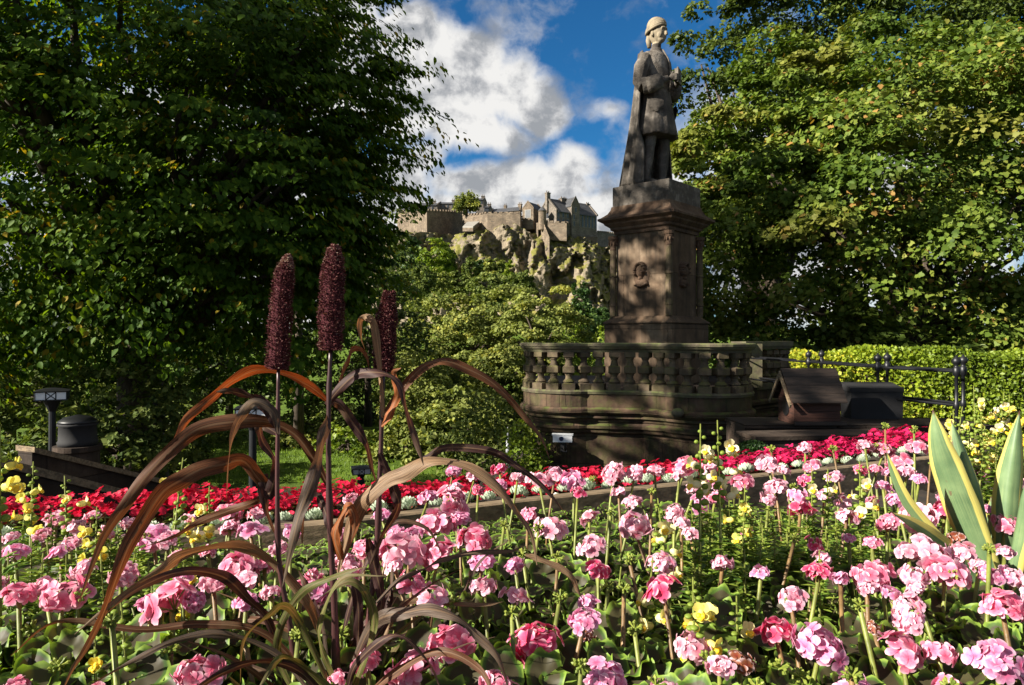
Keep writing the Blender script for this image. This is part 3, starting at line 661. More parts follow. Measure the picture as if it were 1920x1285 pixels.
# trees on the slope and on the rock
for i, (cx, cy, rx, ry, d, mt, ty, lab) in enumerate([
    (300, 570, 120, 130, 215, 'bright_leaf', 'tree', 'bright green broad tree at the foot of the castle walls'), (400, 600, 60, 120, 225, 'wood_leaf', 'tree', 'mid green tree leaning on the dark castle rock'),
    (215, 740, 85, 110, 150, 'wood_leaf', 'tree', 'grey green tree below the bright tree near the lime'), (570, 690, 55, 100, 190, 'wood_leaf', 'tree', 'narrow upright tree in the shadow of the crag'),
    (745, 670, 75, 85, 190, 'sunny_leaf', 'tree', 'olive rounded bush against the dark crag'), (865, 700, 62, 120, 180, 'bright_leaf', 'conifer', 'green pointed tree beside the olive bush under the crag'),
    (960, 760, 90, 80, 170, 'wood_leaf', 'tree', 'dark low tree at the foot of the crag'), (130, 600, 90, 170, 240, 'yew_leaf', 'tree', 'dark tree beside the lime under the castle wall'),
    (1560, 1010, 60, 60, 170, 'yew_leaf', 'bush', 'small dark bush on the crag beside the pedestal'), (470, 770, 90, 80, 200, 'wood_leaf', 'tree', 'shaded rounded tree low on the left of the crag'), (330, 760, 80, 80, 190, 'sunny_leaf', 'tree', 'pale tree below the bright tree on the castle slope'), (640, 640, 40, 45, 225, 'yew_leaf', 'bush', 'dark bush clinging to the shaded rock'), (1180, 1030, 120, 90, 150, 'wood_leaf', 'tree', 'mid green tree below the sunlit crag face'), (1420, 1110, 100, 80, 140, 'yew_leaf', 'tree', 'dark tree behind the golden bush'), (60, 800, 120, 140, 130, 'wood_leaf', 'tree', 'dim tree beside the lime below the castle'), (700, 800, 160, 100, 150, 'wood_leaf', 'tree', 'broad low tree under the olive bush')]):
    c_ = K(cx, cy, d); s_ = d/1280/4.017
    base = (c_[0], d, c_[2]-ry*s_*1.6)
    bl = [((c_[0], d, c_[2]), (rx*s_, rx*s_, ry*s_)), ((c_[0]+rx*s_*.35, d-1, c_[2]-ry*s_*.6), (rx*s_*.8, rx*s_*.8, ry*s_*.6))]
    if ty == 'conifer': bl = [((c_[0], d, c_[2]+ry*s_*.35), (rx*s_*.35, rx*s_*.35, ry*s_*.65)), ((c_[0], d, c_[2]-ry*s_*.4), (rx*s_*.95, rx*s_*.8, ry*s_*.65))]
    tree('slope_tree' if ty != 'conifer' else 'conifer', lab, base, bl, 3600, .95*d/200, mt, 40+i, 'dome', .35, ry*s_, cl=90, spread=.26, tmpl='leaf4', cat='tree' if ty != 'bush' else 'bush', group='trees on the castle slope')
c_ = K(545, 165, 318)
tree('hilltop_tree', 'round tree standing above the castle walls on the skyline', (c_[0], 318, zat(235, 318)),
     [((c_[0], 318, zat(160, 318)), (5.2, 4.5, 4.2)), ((c_[0]+2.4, 317, zat(180, 318)), (4., 4, 3.2)), ((c_[0]-3.2, 317, zat(185, 318)), (3.2, 3, 2.6))], 4200, 1.0, 'sunny_leaf', 61, 'fine', .4, 3., cl=110, spread=.26, tmpl='leaf4')
# mid-distance trees under the lime on the left
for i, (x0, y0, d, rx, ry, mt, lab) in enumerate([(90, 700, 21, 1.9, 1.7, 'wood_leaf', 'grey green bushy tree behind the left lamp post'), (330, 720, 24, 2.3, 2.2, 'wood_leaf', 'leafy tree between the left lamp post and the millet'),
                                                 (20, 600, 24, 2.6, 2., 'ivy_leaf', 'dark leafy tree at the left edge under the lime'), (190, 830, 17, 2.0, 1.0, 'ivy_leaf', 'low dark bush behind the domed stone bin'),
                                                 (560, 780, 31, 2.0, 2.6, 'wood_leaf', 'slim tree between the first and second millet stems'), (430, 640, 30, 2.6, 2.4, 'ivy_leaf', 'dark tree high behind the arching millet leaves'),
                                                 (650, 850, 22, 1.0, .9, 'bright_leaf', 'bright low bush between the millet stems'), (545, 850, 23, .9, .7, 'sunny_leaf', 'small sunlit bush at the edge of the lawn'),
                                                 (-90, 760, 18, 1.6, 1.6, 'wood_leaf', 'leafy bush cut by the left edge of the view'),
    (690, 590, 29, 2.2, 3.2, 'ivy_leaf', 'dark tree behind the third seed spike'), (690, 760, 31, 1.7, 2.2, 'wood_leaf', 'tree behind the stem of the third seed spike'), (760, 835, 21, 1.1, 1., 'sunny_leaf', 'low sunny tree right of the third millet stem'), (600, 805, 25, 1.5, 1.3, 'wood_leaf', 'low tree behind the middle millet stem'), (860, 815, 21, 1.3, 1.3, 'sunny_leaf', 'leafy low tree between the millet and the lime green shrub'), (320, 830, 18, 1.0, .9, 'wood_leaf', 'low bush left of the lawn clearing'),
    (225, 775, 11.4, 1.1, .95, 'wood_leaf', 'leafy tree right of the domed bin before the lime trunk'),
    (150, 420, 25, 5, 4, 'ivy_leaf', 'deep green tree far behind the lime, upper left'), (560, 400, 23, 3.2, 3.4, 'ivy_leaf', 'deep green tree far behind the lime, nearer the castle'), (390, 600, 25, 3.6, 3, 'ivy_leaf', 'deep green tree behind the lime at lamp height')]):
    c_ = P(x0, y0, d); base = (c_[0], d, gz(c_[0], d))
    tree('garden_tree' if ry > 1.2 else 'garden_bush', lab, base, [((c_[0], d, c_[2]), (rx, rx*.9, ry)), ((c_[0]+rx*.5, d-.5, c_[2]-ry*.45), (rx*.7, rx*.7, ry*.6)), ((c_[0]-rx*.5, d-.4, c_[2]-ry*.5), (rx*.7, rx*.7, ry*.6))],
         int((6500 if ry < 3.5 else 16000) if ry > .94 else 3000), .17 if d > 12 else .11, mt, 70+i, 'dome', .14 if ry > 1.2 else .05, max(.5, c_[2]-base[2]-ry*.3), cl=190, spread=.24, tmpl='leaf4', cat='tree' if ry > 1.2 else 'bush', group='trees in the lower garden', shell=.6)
# clipped hedge
def hedge(name, label, a, b, w, zt, zb, n, seed):
    rg = np.random.default_rng(seed); a, b = np.array(a), np.array(b)
    L = np.linalg.norm(b-a); dx = (b-a)/L; dn = np.array([dx[1], -dx[0]])
    root = thing(name, label, 'hedge', (a[0], a[1], zb)); o0 = np.array([a[0], a[1], zb])
    core = MB(); H = zt-zb
    rs = []
    for s_ in np.linspace(.08, L-.08, 30):
        q_ = a+dx*s_
        rs.append([(q_[0]+dn[0]*o-a[0], q_[1]+dn[1]*o-a[1], z) for o, z in ((-w/2+.1, 0), (w/2-.1, 0), (w/2-.08, H-.18), (w/2-.2, H-.09), (-w/2+.2, H-.09), (-w/2+.08, H-.18))])
    core.rings(rs); core.put('branches', M['soil'], root)
    per = [('f', H*L), ('t', w*L), ('e', w*H)]
    tot = sum(x for _, x in per); pos, nor = [], []
    for k, ar in per:
        m_ = int(n*ar/tot); u, v = rg.random(m_), rg.random(m_)
        if k == 'f': o, z, s_ = np.full(m_, w/2), v*H, u*L; nn = np.stack([np.full(m_, dn[0]), np.full(m_, dn[1]), np.full(m_, .25)], 1)
        elif k == 't': o, z, s_ = (v-.5)*w, np.full(m_, H), u*L; nn = np.tile([0, 0, 1.], (m_, 1))
        else: o, z, s_ = (u-.5)*w, v*H, np.zeros(m_); nn = np.tile([-dx[0], -dx[1], .2], (m_, 1))
        rnd = np.clip((np.abs(o)-(w/2-.12))/.12, 0, 1)*np.clip((z-(H-.12))/.12, 0, 1)
        z = z-rnd*.05; dep = rg.random(m_)**2*.14
        wav = .035*np.sin(s_*3.1+z*4)+.025*np.sin(s_*7.3-z*6+2)
        p_ = np.stack([a[0]+dx[0]*s_+dn[0]*o, a[1]+dx[1]*s_+dn[1]*o, zb+z], 1)-o0
        pos.append(p_+nn*(wav-dep)[:, None]); nor.append(nn)
    pos, nor = np.concatenate(pos), np.concatenate(nor); N = len(pos)
    ax = nor*.35+rg.normal(0, .8, (N, 3)); no = nor+rg.normal(0, .55, (N, 3))
    V, F = scatter(LEAF4, LEAF4F, pos, ax, no, .042*rg.uniform(.7, 1.5, N))
    tn = np.clip(.45+.35*np.sin(pos[:, 0]*1.7+pos[:, 2]*2)+rg.normal(0, .2, N), 0, 1)
    put('foliage', mesh('foliage', V, F, M['hedge_leaf'], {'tint': np.repeat(tn, 4)}), root)
    return root
hedge('hedge', 'long clipped sunlit hedge with flat top behind the black railings', (3.58, 8.62), (8.6, 7.3), .9, E_-.17, E_-1.2, 46000, 4)
# ------------------------------------------------------------------ terrace with balustrade
def arc(c, r, a0, a1, k=11): return [(c[0]+r*math.cos(R(a)), c[1]+r*math.sin(R(a))) for a in np.linspace(a0, a1, k)]
plan = arc((.74, 9.02), .52, 150, 292, 13)+[(1.18, 8.46), (1.60, 8.40)]+arc((2.33, 8.46), .54, 204, 372, 15)
plan = np.array(plan)
# travel goes left to right past the front, so 'out' (right of travel) must face the camera: check the first straight piece
seg = np.linalg.norm(np.diff(plan, axis=0), axis=1); cum = np.concatenate([[0], np.cumsum(seg)])
ZC, ZF = E_-.075, E_-.655
bal = thing('balustrade', 'mossy sandstone balustrade with two curved bays in front of the statue', 'balustrade', (1.5, 8.6, ZF))
o0 = np.array(bal.location); pl = plan-o0[:2]
def swp(prof, path, name, mat, parent, z0=0):
    b = MB(); b.sweep([(o, z-z0) for o, z in prof], path); return b.put(name, M[mat], parent)
swp([(-.11, ZC-.115), (.06, ZC-.115), (.075, ZC-.085), (.10, ZC-.07), (.115, ZC-.045), (.125, ZC-.04), (.125, ZC-.012), (.11, ZC), (-.13, ZC), (-.13, ZC-.06)], pl, 'coping', 'coping', bal, ZF)
swp([(-.11, ZF-.05), (.09, ZF-.05), (.10, ZF-.02), (.085, ZF), (-.11, ZF)], pl, 'bottom_rail', 'coping', bal, ZF)
hb = (ZC-.115)-ZF
bprof = [(.080, 0, 1), (.080, .075, 1), (.062, .082, 0), (.075, .10, 0), (.062, .118, 0), (.045, .135, 0), (.040, .165, 0), (.052, .195, 0), (.074, .215, 1), (.074, .285, 1), (.052, .302, 0), (.043, .335, 0), (.038, .365, 0), (.050, .385, 0), (.050, .395, 0), (.066, .405, 1), (.066, hb, 1)]
bme = MB().lathe([(r*.98, z*hb/.465 if z < hb else hb) for r, z, q in bprof], n=16, sq=[q for _, _, q in bprof]).mesh('baluster', M['baluster'])
def along(s_):
    i = min(np.searchsorted(cum, s_)-1, len(seg)-1); i = max(i, 0); f = (s_-cum[i])/seg[i]
    p_ = plan[i]+(plan[i+1]-plan[i])*f; d_ = plan[i+1]-plan[i]; return p_, math.atan2(d_[1], d_[0])
k = int(cum[-1]/.186)
for i in range(k):
    p_, a_ = along((i+.5)*cum[-1]/k)
    put('baluster', bme, bal, (p_[0]-o0[0], p_[1]-o0[1], 0), (0, 0, a_))
# rear return of the balustrade with its pier
rb = thing('balustrade', 'short far piece of balustrade with square pier, behind the railings', 'balustrade', (3.3, 9.5, ZF))
o1 = np.array(rb.location)
MB().box((.02, 0, .26), (.24, .24, .60)).put('pier', M['coping'], rb)
rp = np.array([(3.1, 9.35), (3.46, 9.62), (4.05, 10.1)])-o1[:2]
swp([(-.11, ZC-.1), (.09, ZC-.1), (.12, ZC-.05), (.12, ZC+.012), (-.12, ZC+.012)], rp, 'coping', 'coping', rb, ZF)
swp([(-.11, ZF-.08), (.10, ZF-.08), (.10, ZF), (-.11, ZF)], rp, 'bottom_rail', 'coping', rb, ZF)
for f in (.30, .55, .80, 1.0):
    q_ = np.array([3.46, 9.62])+(np.array([4.05, 10.1])-np.array([3.46, 9.62]))*f*.95; put('baluster', bme, rb, (q_[0]-o1[0], q_[1]-o1[1], 0), (0, 0, .6))
# masonry terrace under it
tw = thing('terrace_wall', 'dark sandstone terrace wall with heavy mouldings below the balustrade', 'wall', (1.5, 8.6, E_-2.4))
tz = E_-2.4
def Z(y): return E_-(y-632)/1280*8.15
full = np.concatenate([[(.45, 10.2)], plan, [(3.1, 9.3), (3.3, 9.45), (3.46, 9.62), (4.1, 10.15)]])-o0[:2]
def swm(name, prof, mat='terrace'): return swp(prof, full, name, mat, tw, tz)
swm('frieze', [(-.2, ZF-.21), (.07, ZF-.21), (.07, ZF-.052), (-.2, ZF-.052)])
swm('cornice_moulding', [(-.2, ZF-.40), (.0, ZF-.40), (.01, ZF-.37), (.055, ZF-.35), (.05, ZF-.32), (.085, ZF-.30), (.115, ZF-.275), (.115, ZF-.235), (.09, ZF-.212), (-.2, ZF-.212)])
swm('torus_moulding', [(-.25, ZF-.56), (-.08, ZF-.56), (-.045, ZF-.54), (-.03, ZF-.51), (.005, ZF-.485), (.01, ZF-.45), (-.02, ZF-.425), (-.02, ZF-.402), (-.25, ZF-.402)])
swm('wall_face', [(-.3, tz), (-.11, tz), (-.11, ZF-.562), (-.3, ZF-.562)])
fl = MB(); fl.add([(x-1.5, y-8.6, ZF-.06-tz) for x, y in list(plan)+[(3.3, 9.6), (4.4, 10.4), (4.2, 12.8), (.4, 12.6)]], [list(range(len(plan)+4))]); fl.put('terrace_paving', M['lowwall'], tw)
bs_ = MB(); bs_.ell((P(1268, 773, 7.93)[0]-1.5, 7.86-8.6, P(1268, 773, 7.93)[2]-tz), (.075, .06, .055), 12, 8); bs_.put('carved_boss', M['coping'], tw, smooth=True)
# ------------------------------------------------------------------ pedestal
PC = np.array([2.33, 11.0]); YAW = R(-42)
ped = thing('statue_pedestal', 'tall square sandstone pedestal with carved medallions and corner colonnettes', 'pedestal', (PC[0], PC[1], ZF-.06), YAW)
pz = ped.location[2]
def PZ(y, d=10.4): return E_+(632-y)/1280*d-pz
def sq(name, prof, mat='pedestal', par=ped):
    b = MB(); b.lathe(prof, n=4); return b.put(name, M[mat], par)
hw = .458
sq('base_block', [(.60, 0), (.60, PZ(609)), (.585, PZ(607))])
sq('base_moulding', [(.615, PZ(607)+.002), (.625, PZ(605)), (.60, PZ(602)), (.55, PZ(597)), (.52, PZ(593)), (.50, PZ(592))])
sq('shaft', [(hw, PZ(594)), (hw, PZ(421))])
sq('cornice', [(.49, PZ(431)), (.49, PZ(425)), (.53, PZ(422)), (.535, PZ(418)), (.60, PZ(412)), (.61, PZ(409)), (.665, PZ(405)), (.68, PZ(404)), (.68, PZ(400)), (.64, PZ(398)), (.565, PZ(390)), (.53, PZ(382)), (.52, PZ(376))], 'carved')
sq('plinth', [(.505, PZ(376)+.002), (.505, PZ(338)), (.495, PZ(337))], 'statue')
zt = PZ(337)
for sx_ in (-1, 1):
    for sy_ in (-1, 1):
        b = MB(); c = (sx_*.500, sy_*.500, 0)
        b.lathe([(.052, PZ(592)), (.052, PZ(572)), (.062, PZ(571)), (.058, PZ(566)), (.052, PZ(563)), (.050, PZ(515)), (.064, PZ(514)), (.064, PZ(511)), (.050, PZ(510)), (.047, PZ(462))], c, 12)
        co = b.put('colonnette', M['baluster'], ped, smooth=False)
        k_ = MB(); k_.lathe([(.043, PZ(462)), (.05, PZ(460)), (.046, PZ(457)), (.055, PZ(450)), (.075, PZ(444)), (.062, PZ(443)), (.08, PZ(440)), (.08, PZ(434))], c, 12)
        for j in range(8):
            a_ = j*PI/4; k_.ell((c[0]+.062*math.cos(a_), c[1]+.062*math.sin(a_), PZ(449)), (.018, .018, .035), 6, 4)
        k_.put('capital', M['carved'], co)
# medallions: carved profile busts
def medallion(face):
    b = MB(); a = R(face); n_ = np.array([math.cos(a), math.sin(a)]); t_ = np.array([-n_[1], n_[0]])
    zc = PZ(512); rr = np.random.default_rng(face+9)
    def pt(u, v, w): q_ = n_*(hw+w)+t_*u; return (q_[0], q_[1], zc+v)
    def lump(u, v, ru, rv, w, dw=0.):
        V = []; m_, k_ = 6, 12
        for i in range(m_+1):
            f = math.sin(PI/2*i/m_)
            for j in range(k_):
                an = 2*PI*j/k_; V.append(pt(u+ru*f*math.cos(an), v+rv*f*math.sin(an), -.01+dw+(w+.01)*math.cos(PI/2*i/m_)))
        b.add(V, [[i*k_+j, (i+1)*k_+j, (i+1)*k_+(j+1) % k_, i*k_+(j+1) % k_] for i in range(m_) for j in range(k_)])
    lump(0, 0, .155, .21, .03)
    lump(0, .045, .085, .115, .10); lump(.01, -.13, .12, .075, .08); lump(.06, .03, .03, .03, .12); lump(.0, -.06, .05, .05, .08)
    for j in range(11):
        an = R(20+j*19); lump(-.01+.085*math.cos(an), .06+.11*math.sin(an), .034, .034, .085+.03*rr.random())
    for j in range(5): lump(-.08+.045*j, -.17-.02*math.sin(j), .03, .025, .085)
    b.put('medallion', M['carved'], ped, smooth=True)
for f in (0, 90, 180, 270): medallion(f)
# ------------------------------------------------------------------ statue (stands on the plinth, faces the right hand face)
SB = (PC[0], PC[1], pz+zt)
st = thing('statue', 'weathered stone statue of a man in turban cap, frock coat and long cloak', 'statue', SB, YAW); st.scale = (.93, .93, 1)
def ringF(cx, cy, a, b, z, n=28, fold=0, nf=9, ph=0, sqz=0):
    an = np.arange(n)/n*2*PI; f = 1+fold*np.sin(nf*an+ph)
    return np.stack([cx+a*np.cos(an)*f, cy+b*np.sin(an)*f, np.full(n, z)], 1)
# local axes: +X forward, -Y his right (towards the camera's left)
B = MB()
B.rings([ringF(.0, .0, .22, .27, .90), ringF(.0, 0, .24, .31, 1.1), ringF(.0, 0, .20, .27, 1.5), ringF(.0, 0, .215, .31, 1.85), ringF(-.02, 0, .19, .36, 2.03), ringF(-.03, 0, .14, .29, 2.13), ringF(-.02, 0, .085, .10, 2.19), ringF(0, 0, .078, .082, 2.32)])
# legs
B.tube([(.02, .14, .95), (.06, .16, .72), (.03, .17, .40), (0, .17, .10)], [.12, .098, .088, .06], 14)
B.tube([(.0, -.15, .95), (-.02, -.18, .72), (-.06, -.20, .40), (-.10, -.21, .10)], [.12, .098, .088, .06], 14)
for x0, y0, dy in ((0, .17, .05), (-.10, -.19, -.07)):
    B.tube([(x0-.09, y0-dy*.3, .055), (x0+.02, y0, .075), (x0+.15, y0+dy*.6, .055), (x0+.26, y0+dy, .035)], [.05, .075, .062, .035], 12)
# arms
B.tube([(-.03, -.30, 2.03), (-.05, -.42, 1.85), (-.07, -.45, 1.62), (.02, -.44, 1.53)], [.11, .125, .115, .12], 14)
B.tube([(.0, -.44, 1.53), (.16, -.37, 1.55), (.26, -.28, 1.60)], [.13, .125, .11], 14)
B.tube([(.22, -.31, 1.59), (.34, -.20, 1.64)], [.06, .048], 10)
B.tube([(-.03, .28, 2.03), (-.02, .36, 1.85), (.0, .37, 1.62), (.10, .33, 1.54)], [.11, .125, .115, .12], 14)
B.tube([(.08, .34, 1.54), (.20, .24, 1.58), (.28, .16, 1.62)], [.12, .11, .09], 14)
B.tube([(.26, .17, 1.61), (.38, .06, 1.66)], [.06, .048], 10)
# hands: palm and bent fingers
for (c, d_, s_) in (((.375, -.155, 1.655), (.85, .5, .1), -1), ((.40, .04, 1.67), (.4, -.8, .25), 1)):
    c, d_ = np.array(c), np.array(d_)/np.linalg.norm(d_); B.ell(c, (.05, .042, .045), 10, 8)
    for j in range(4):
        q_ = c+np.array([.02, 0, .045-.028*j]); B.tube([q_, q_+d_*.055+np.array([.012, 0, 0]), q_+d_*.09+np.array([-.012, .0, -.01])], [.017, .016, .012], 6)
    B.tube([c+np.array([-.01, 0, .03]), c+np.array([.02, .01*s_, .075]), c+np.array([.05, .01*s_, .085])], [.018, .016, .012], 6)
# head
h0 = len(B.V)
def headfn(q):
    x, y, z = q; f = 1.
    if x > .2 and z < -.1: f *= .97
    return q*np.array([1, 1, 1])*f*np.array([1, 1-.18*max(0, -z), 1])
B.ell((.015, 0, 2.455), (.135, .115, .165), 22, 16, fn=headfn)
B.ell((.07, 0, 2.36), (.075, .07, .055), 12, 8)                # jaw and chin
B.tube([(.135, 0, 2.475), (.168, 0, 2.435), (.175, 0, 2.415), (.14, 0, 2.405)], [.016, .022, .027, .02], 8)     # nose
B.tube([(.128, -.075, 2.495), (.148, -.03, 2.50), (.148, .03, 2.50), (.128, .075, 2.495)], [.016, .022, .022, .016], 8)   # brow
B.tube([(.125, -.04, 2.372), (.148, 0, 2.376), (.125, .04, 2.372)], [.011, .015, .011], 8); B.tube([(.122, -.032, 2.355), (.142, 0, 2.354), (.122, .032, 2.355)], [.01, .014, .01], 8)
for sy_ in (-1, 1):
    B.ell((.108, sy_*.045, 2.462), (.02, .022, .012), 8, 6); B.ell((-.01, sy_*.118, 2.43), (.028, .018, .042), 8, 8)
    B.ell((.09, sy_*.06, 2.41), (.045, .04, .05), 10, 8)
for i_ in range(h0, len(B.V)): B.V[i_] = (B.V[i_]-[0, 0, 2.31])*[1.12, 1.12, 1.12]+[0, 0, 2.32]
body_me = B.mesh('body', M['statue'])
tmp = bpy.data.objects.new('tmp_body', body_me); COL.objects.link(tmp)
rm = tmp.modifiers.new('r', 'REMESH'); rm.mode = 'VOXEL'; rm.voxel_size = .0095
sm = tmp.modifiers.new('s', 'SMOOTH'); sm.iterations = 2; sm.factor = .5
dg = bpy.context.evaluated_depsgraph_get(); bm_ = bpy.data.meshes.new_from_object(tmp.evaluated_get(dg))
bpy.data.objects.remove(tmp); bm_.name = 'body'
bm_.materials.clear(); bm_.materials.append(M['statue']); bm_.materials.append(M['statuehead'])
zs = np.array([p.center[2] for p in bm_.polygons]); bm_.polygons.foreach_set('material_index', (zs > 2.30).astype(np.int32)); bm_.polygons.foreach_set('use_smooth', np.ones(len(zs), bool))
put('body', bm_, st)
# frock coat: skirt with pleats, waist, chest
c = MB(); n_ = 56
an = np.arange(n_)/n_*2*PI
rs = []
for z, a, b, fo in [(.80, .315, .40, .075), (.805, .335, .42, .075), (.90, .325, .405, .065), (1.05, .30, .38, .05), (1.22, .275, .345, .03), (1.40, .25, .315, .015), (1.50, .235, .295, .01), (1.60, .24, .31, .008), (1.78, .25, .335, .005), (1.93, .235, .365, .004), (2.03, .215, .37, .003), (2.10, .185, .32, 0), (2.155, .135, .20, 0), (2.20, .10, .125, 0), (2.235, .098, .115, 0), (2.24, .085, .10, 0)]:
    f = 1+1.25*fo*np.abs(np.sin(5.5*an+.6))+fo*.6*np.sin(17*an+2)-.4*fo
    rs.append(np.stack([a*np.cos(an)*f-.01, (.92 if z < 1.7 else .96)*b*np.sin(an)*f, np.full(n_, z)+.012*np.sin(5*an)*(z < 1)], 1))
c.rings(rs)
for z in (1.15, 1.3, 1.62, 1.75, 1.88): c.ell((.25 if z > 1.5 else .285, .03, z), (.018, .018, .018), 8, 6)
c.tube([(.245, .0, 1.50), (.262, .0, 1.6), (.262, .0, 1.8), (.23, 0, 2.02), (.12, 0, 2.2)], .014, 6)
cme = c.put('frock_coat', M['statue'], st, smooth=True)
pk = MB()
for sy_ in (-1, 1):                                                      # buttoned pocket flap on each hip
    rs = []
    for z, o in ((1.16, .035), (1.20, .05), (1.30, .045), (1.34, .015)):
        rs.append([((.285+o)*math.cos(x), sy_*(.352+o)*math.sin(x), z-.03*math.cos((x-.98)*9)*(z < 1.25)) for x in np.linspace(.62, 1.35, 10)])
    pk.rings(rs, loop=False)
    pk.put('pocket_flap', M['statue'], cme, smooth=True); pk = MB()
# big turned-back sleeve cuffs
cf = MB()
for pth, ra in (([(.06, -.42, 1.53), (.15, -.375, 1.55), (.25, -.29, 1.60)], [.128, .135, .12]), ([(.10, .32, 1.53), (.19, .25, 1.57), (.26, .18, 1.61)], [.13, .135, .12])): cf = MB(); cf.tube(pth, ra, 18); cf.put('sleeve_cuff', M['statue'], cme, smooth=True)
# turban cap with wound folds
h = MB(); h.ell((-.018, 0, 2.61), (.158, .145, .145), 28, 16)
for j in range(7):
    tl_ = R(-22+j*7); zz_ = 2.555+.026*j; r_ = .170-.0032*j*j
    pts = []
    for q_ in np.linspace(0, 2*PI, 25):
        x, y = r_*math.cos(q_), r_*.92*math.sin(q_); pts.append((-.015+x, y, zz_+x*.28+y*.18))
    h.tube(pts, .022, 8)
h.tube([(-.12, -.03, 2.50), (-.135, -.04, 2.40), (-.115, -.05, 2.28)], [.05, .05, .035], 10)
h.put('turban_cap', M['statuehead'], st, smooth=True)
# cloak: a thick folded shell from the shoulders to the plinth
def cloak():
    b = MB(); nt, na = 26, 90; outer, inner = [], []
    for i in range(nt):
        u = i/(nt-1); z = 2.12*(1-u)+.01
        a = .25+.36*u**1.25; bb = .385+.12*u
        lo = R(-98+10*sst(.52, .75, u)) ; hi = R(-262-16*sst(.3, 1, u))
        th = np.linspace(lo, hi, na); fo = (.016+.060*u)*(np.abs(np.sin(th*6.5+.9*u))-.5)+(.008+.026*u)*np.sin(th*23+2+u)
        ce = -.02
        for lst, off in ((outer, .0), (inner, -.045)):
            lst.append(np.stack([ce+(a+fo+off)*np.cos(th), (bb+fo+off)*np.sin(th), np.full(na, z)+(.02*np.sin(th*5) if i == nt-1 else 0)+.03*(i == 0)*np.cos(th)], 1))
    for o_, i_ in zip(outer, inner): pass
    rs = [np.concatenate([o_, i_[::-1]]) for o_, i_ in zip(outer, inner)]
    b.rings(rs); return b
cloak().put('cloak', M['statue'], st, smooth=True)
# book and pencil case held against the chest
bk = MB(); bk.box((.40, .0, 1.70), (.05, .20, .21), .25); bk.box((.43, .0, 1.70), (.022, .22, .235), .25)
bk.put('held_book', M['statue'], st)
# ------------------------------------------------------------------ things round the terrace
# surveillance camera on the wall
sc_ = P(1055, 822, 8.02); s0 = thing('security_camera', 'white box security camera with ring emblem on the terrace wall', 'security camera', sc_)
b = MB(); b.box((0, 0, 0), (.225, .085, .082), -.12); b.box((0, 0, .046), (.25, .10, .012), -.12); hs = b.put('housing', M['white'], s0)
b = MB(); b.lathe([(.026, 0), (.026, .003), (.019, .003), (.019, 0)], n=20); b.put('emblem', plain('emblem_blue', (.02, .04, .10), .4), hs, loc=(-.02, -.046, 0), rot=(R(90), 0, -.12))
b = MB(); b.lathe([(.031, 0), (.031, .012)], n=16); b.put('lens', M['black'], hs, loc=(.113, -.013, 0), rot=(0, R(90), -.12))
b = MB(); b.tube([(.03, 0, -.03), (.03, 0, -.10), (.04, .14, -.16), (.04, .44, -.16)], .016, 8); b.box((.04, .40, -.16), (.08, .10, .12)); b.put('bracket', M['black'], s0)
# low wall with kennel, cabinet, railings
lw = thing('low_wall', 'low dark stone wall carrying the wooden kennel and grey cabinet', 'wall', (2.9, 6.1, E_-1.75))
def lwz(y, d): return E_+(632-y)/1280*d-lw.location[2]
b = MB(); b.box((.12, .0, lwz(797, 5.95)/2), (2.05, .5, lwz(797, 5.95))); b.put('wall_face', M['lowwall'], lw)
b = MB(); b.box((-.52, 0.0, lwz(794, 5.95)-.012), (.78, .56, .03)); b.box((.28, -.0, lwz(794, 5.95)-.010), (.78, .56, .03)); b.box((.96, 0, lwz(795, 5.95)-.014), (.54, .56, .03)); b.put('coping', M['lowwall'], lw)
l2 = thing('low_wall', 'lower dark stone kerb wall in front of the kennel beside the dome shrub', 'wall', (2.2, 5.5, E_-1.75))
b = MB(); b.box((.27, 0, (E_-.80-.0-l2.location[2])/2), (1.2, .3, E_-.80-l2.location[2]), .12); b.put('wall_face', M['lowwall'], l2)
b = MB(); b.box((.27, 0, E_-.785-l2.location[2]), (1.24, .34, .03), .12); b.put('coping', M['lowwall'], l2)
kx, ky, kz = 2.60, 5.98, lw.location[2]+lwz(794, 5.95)+.006
kn = thing('wooden_kennel', 'small dark wooden kennel with pitched board roof on the low wall', 'kennel', (kx, ky, kz))
hgt = .225; b = MB()
for i in range(4):
    b.box((0, 0, .028+i*.055), (.40-.004*(i % 2), .34-.004*(i % 2), .053))
b.rings([[(x, -.168, hgt), (x, .168, hgt), (x, 0, hgt+.20)] for x in (-.196, .196)])
b.put('board_wall', M['redwood'], kn)
r = MB()
for s_ in (-1, 1):
    for k in range(4):
        f0, f1 = k/4, (k+1)/4+.03
        p0 = np.array([0, s_*(.0+.235*f0), hgt+.235-.27*f0]); p1 = np.array([0, s_*(.0+.235*f1), hgt+.235-.27*f1]); dz = np.array([0, 0, .014]); ex = .235
        r.rings([[p0+[x, 0, 0], p1+[x, 0, .008], p1+[x, 0, .02], p0+dz+[x, 0, 0]] for x in (-ex-.01, ex-.004*k)])
ro = r.put('roof', M['darkwood'], kn)
bb = MB()
for s_ in (-1, 1): bb.rings([[(x, 0, hgt+.175), (x, 0, hgt+.225), (x, s_*.24, hgt-.05), (x, s_*.225, hgt-.075)] for x in (-.262, -.247)])
bb.put('bargeboard', M['timber'], ro)
d_ = MB(); d_.lathe([(.07, 0), (.07, .006)], n=16); d_.put('doorway', M['black'], kn, loc=(-.199, 0, .13), rot=(0, R(-90), 0))
b = MB(); b.box((.02, -.18, -.0+.012), (.44, .03, .03)); b.put('base_board', M['darkwood'], kn)
cb = P(1636, 792, 6.28)
ck = thing('grey_cabinet', 'plain dark grey cabinet with sloping lid behind the railing post', 'cabinet', (cb[0]+.01, 6.32, E_-.80), -.05)
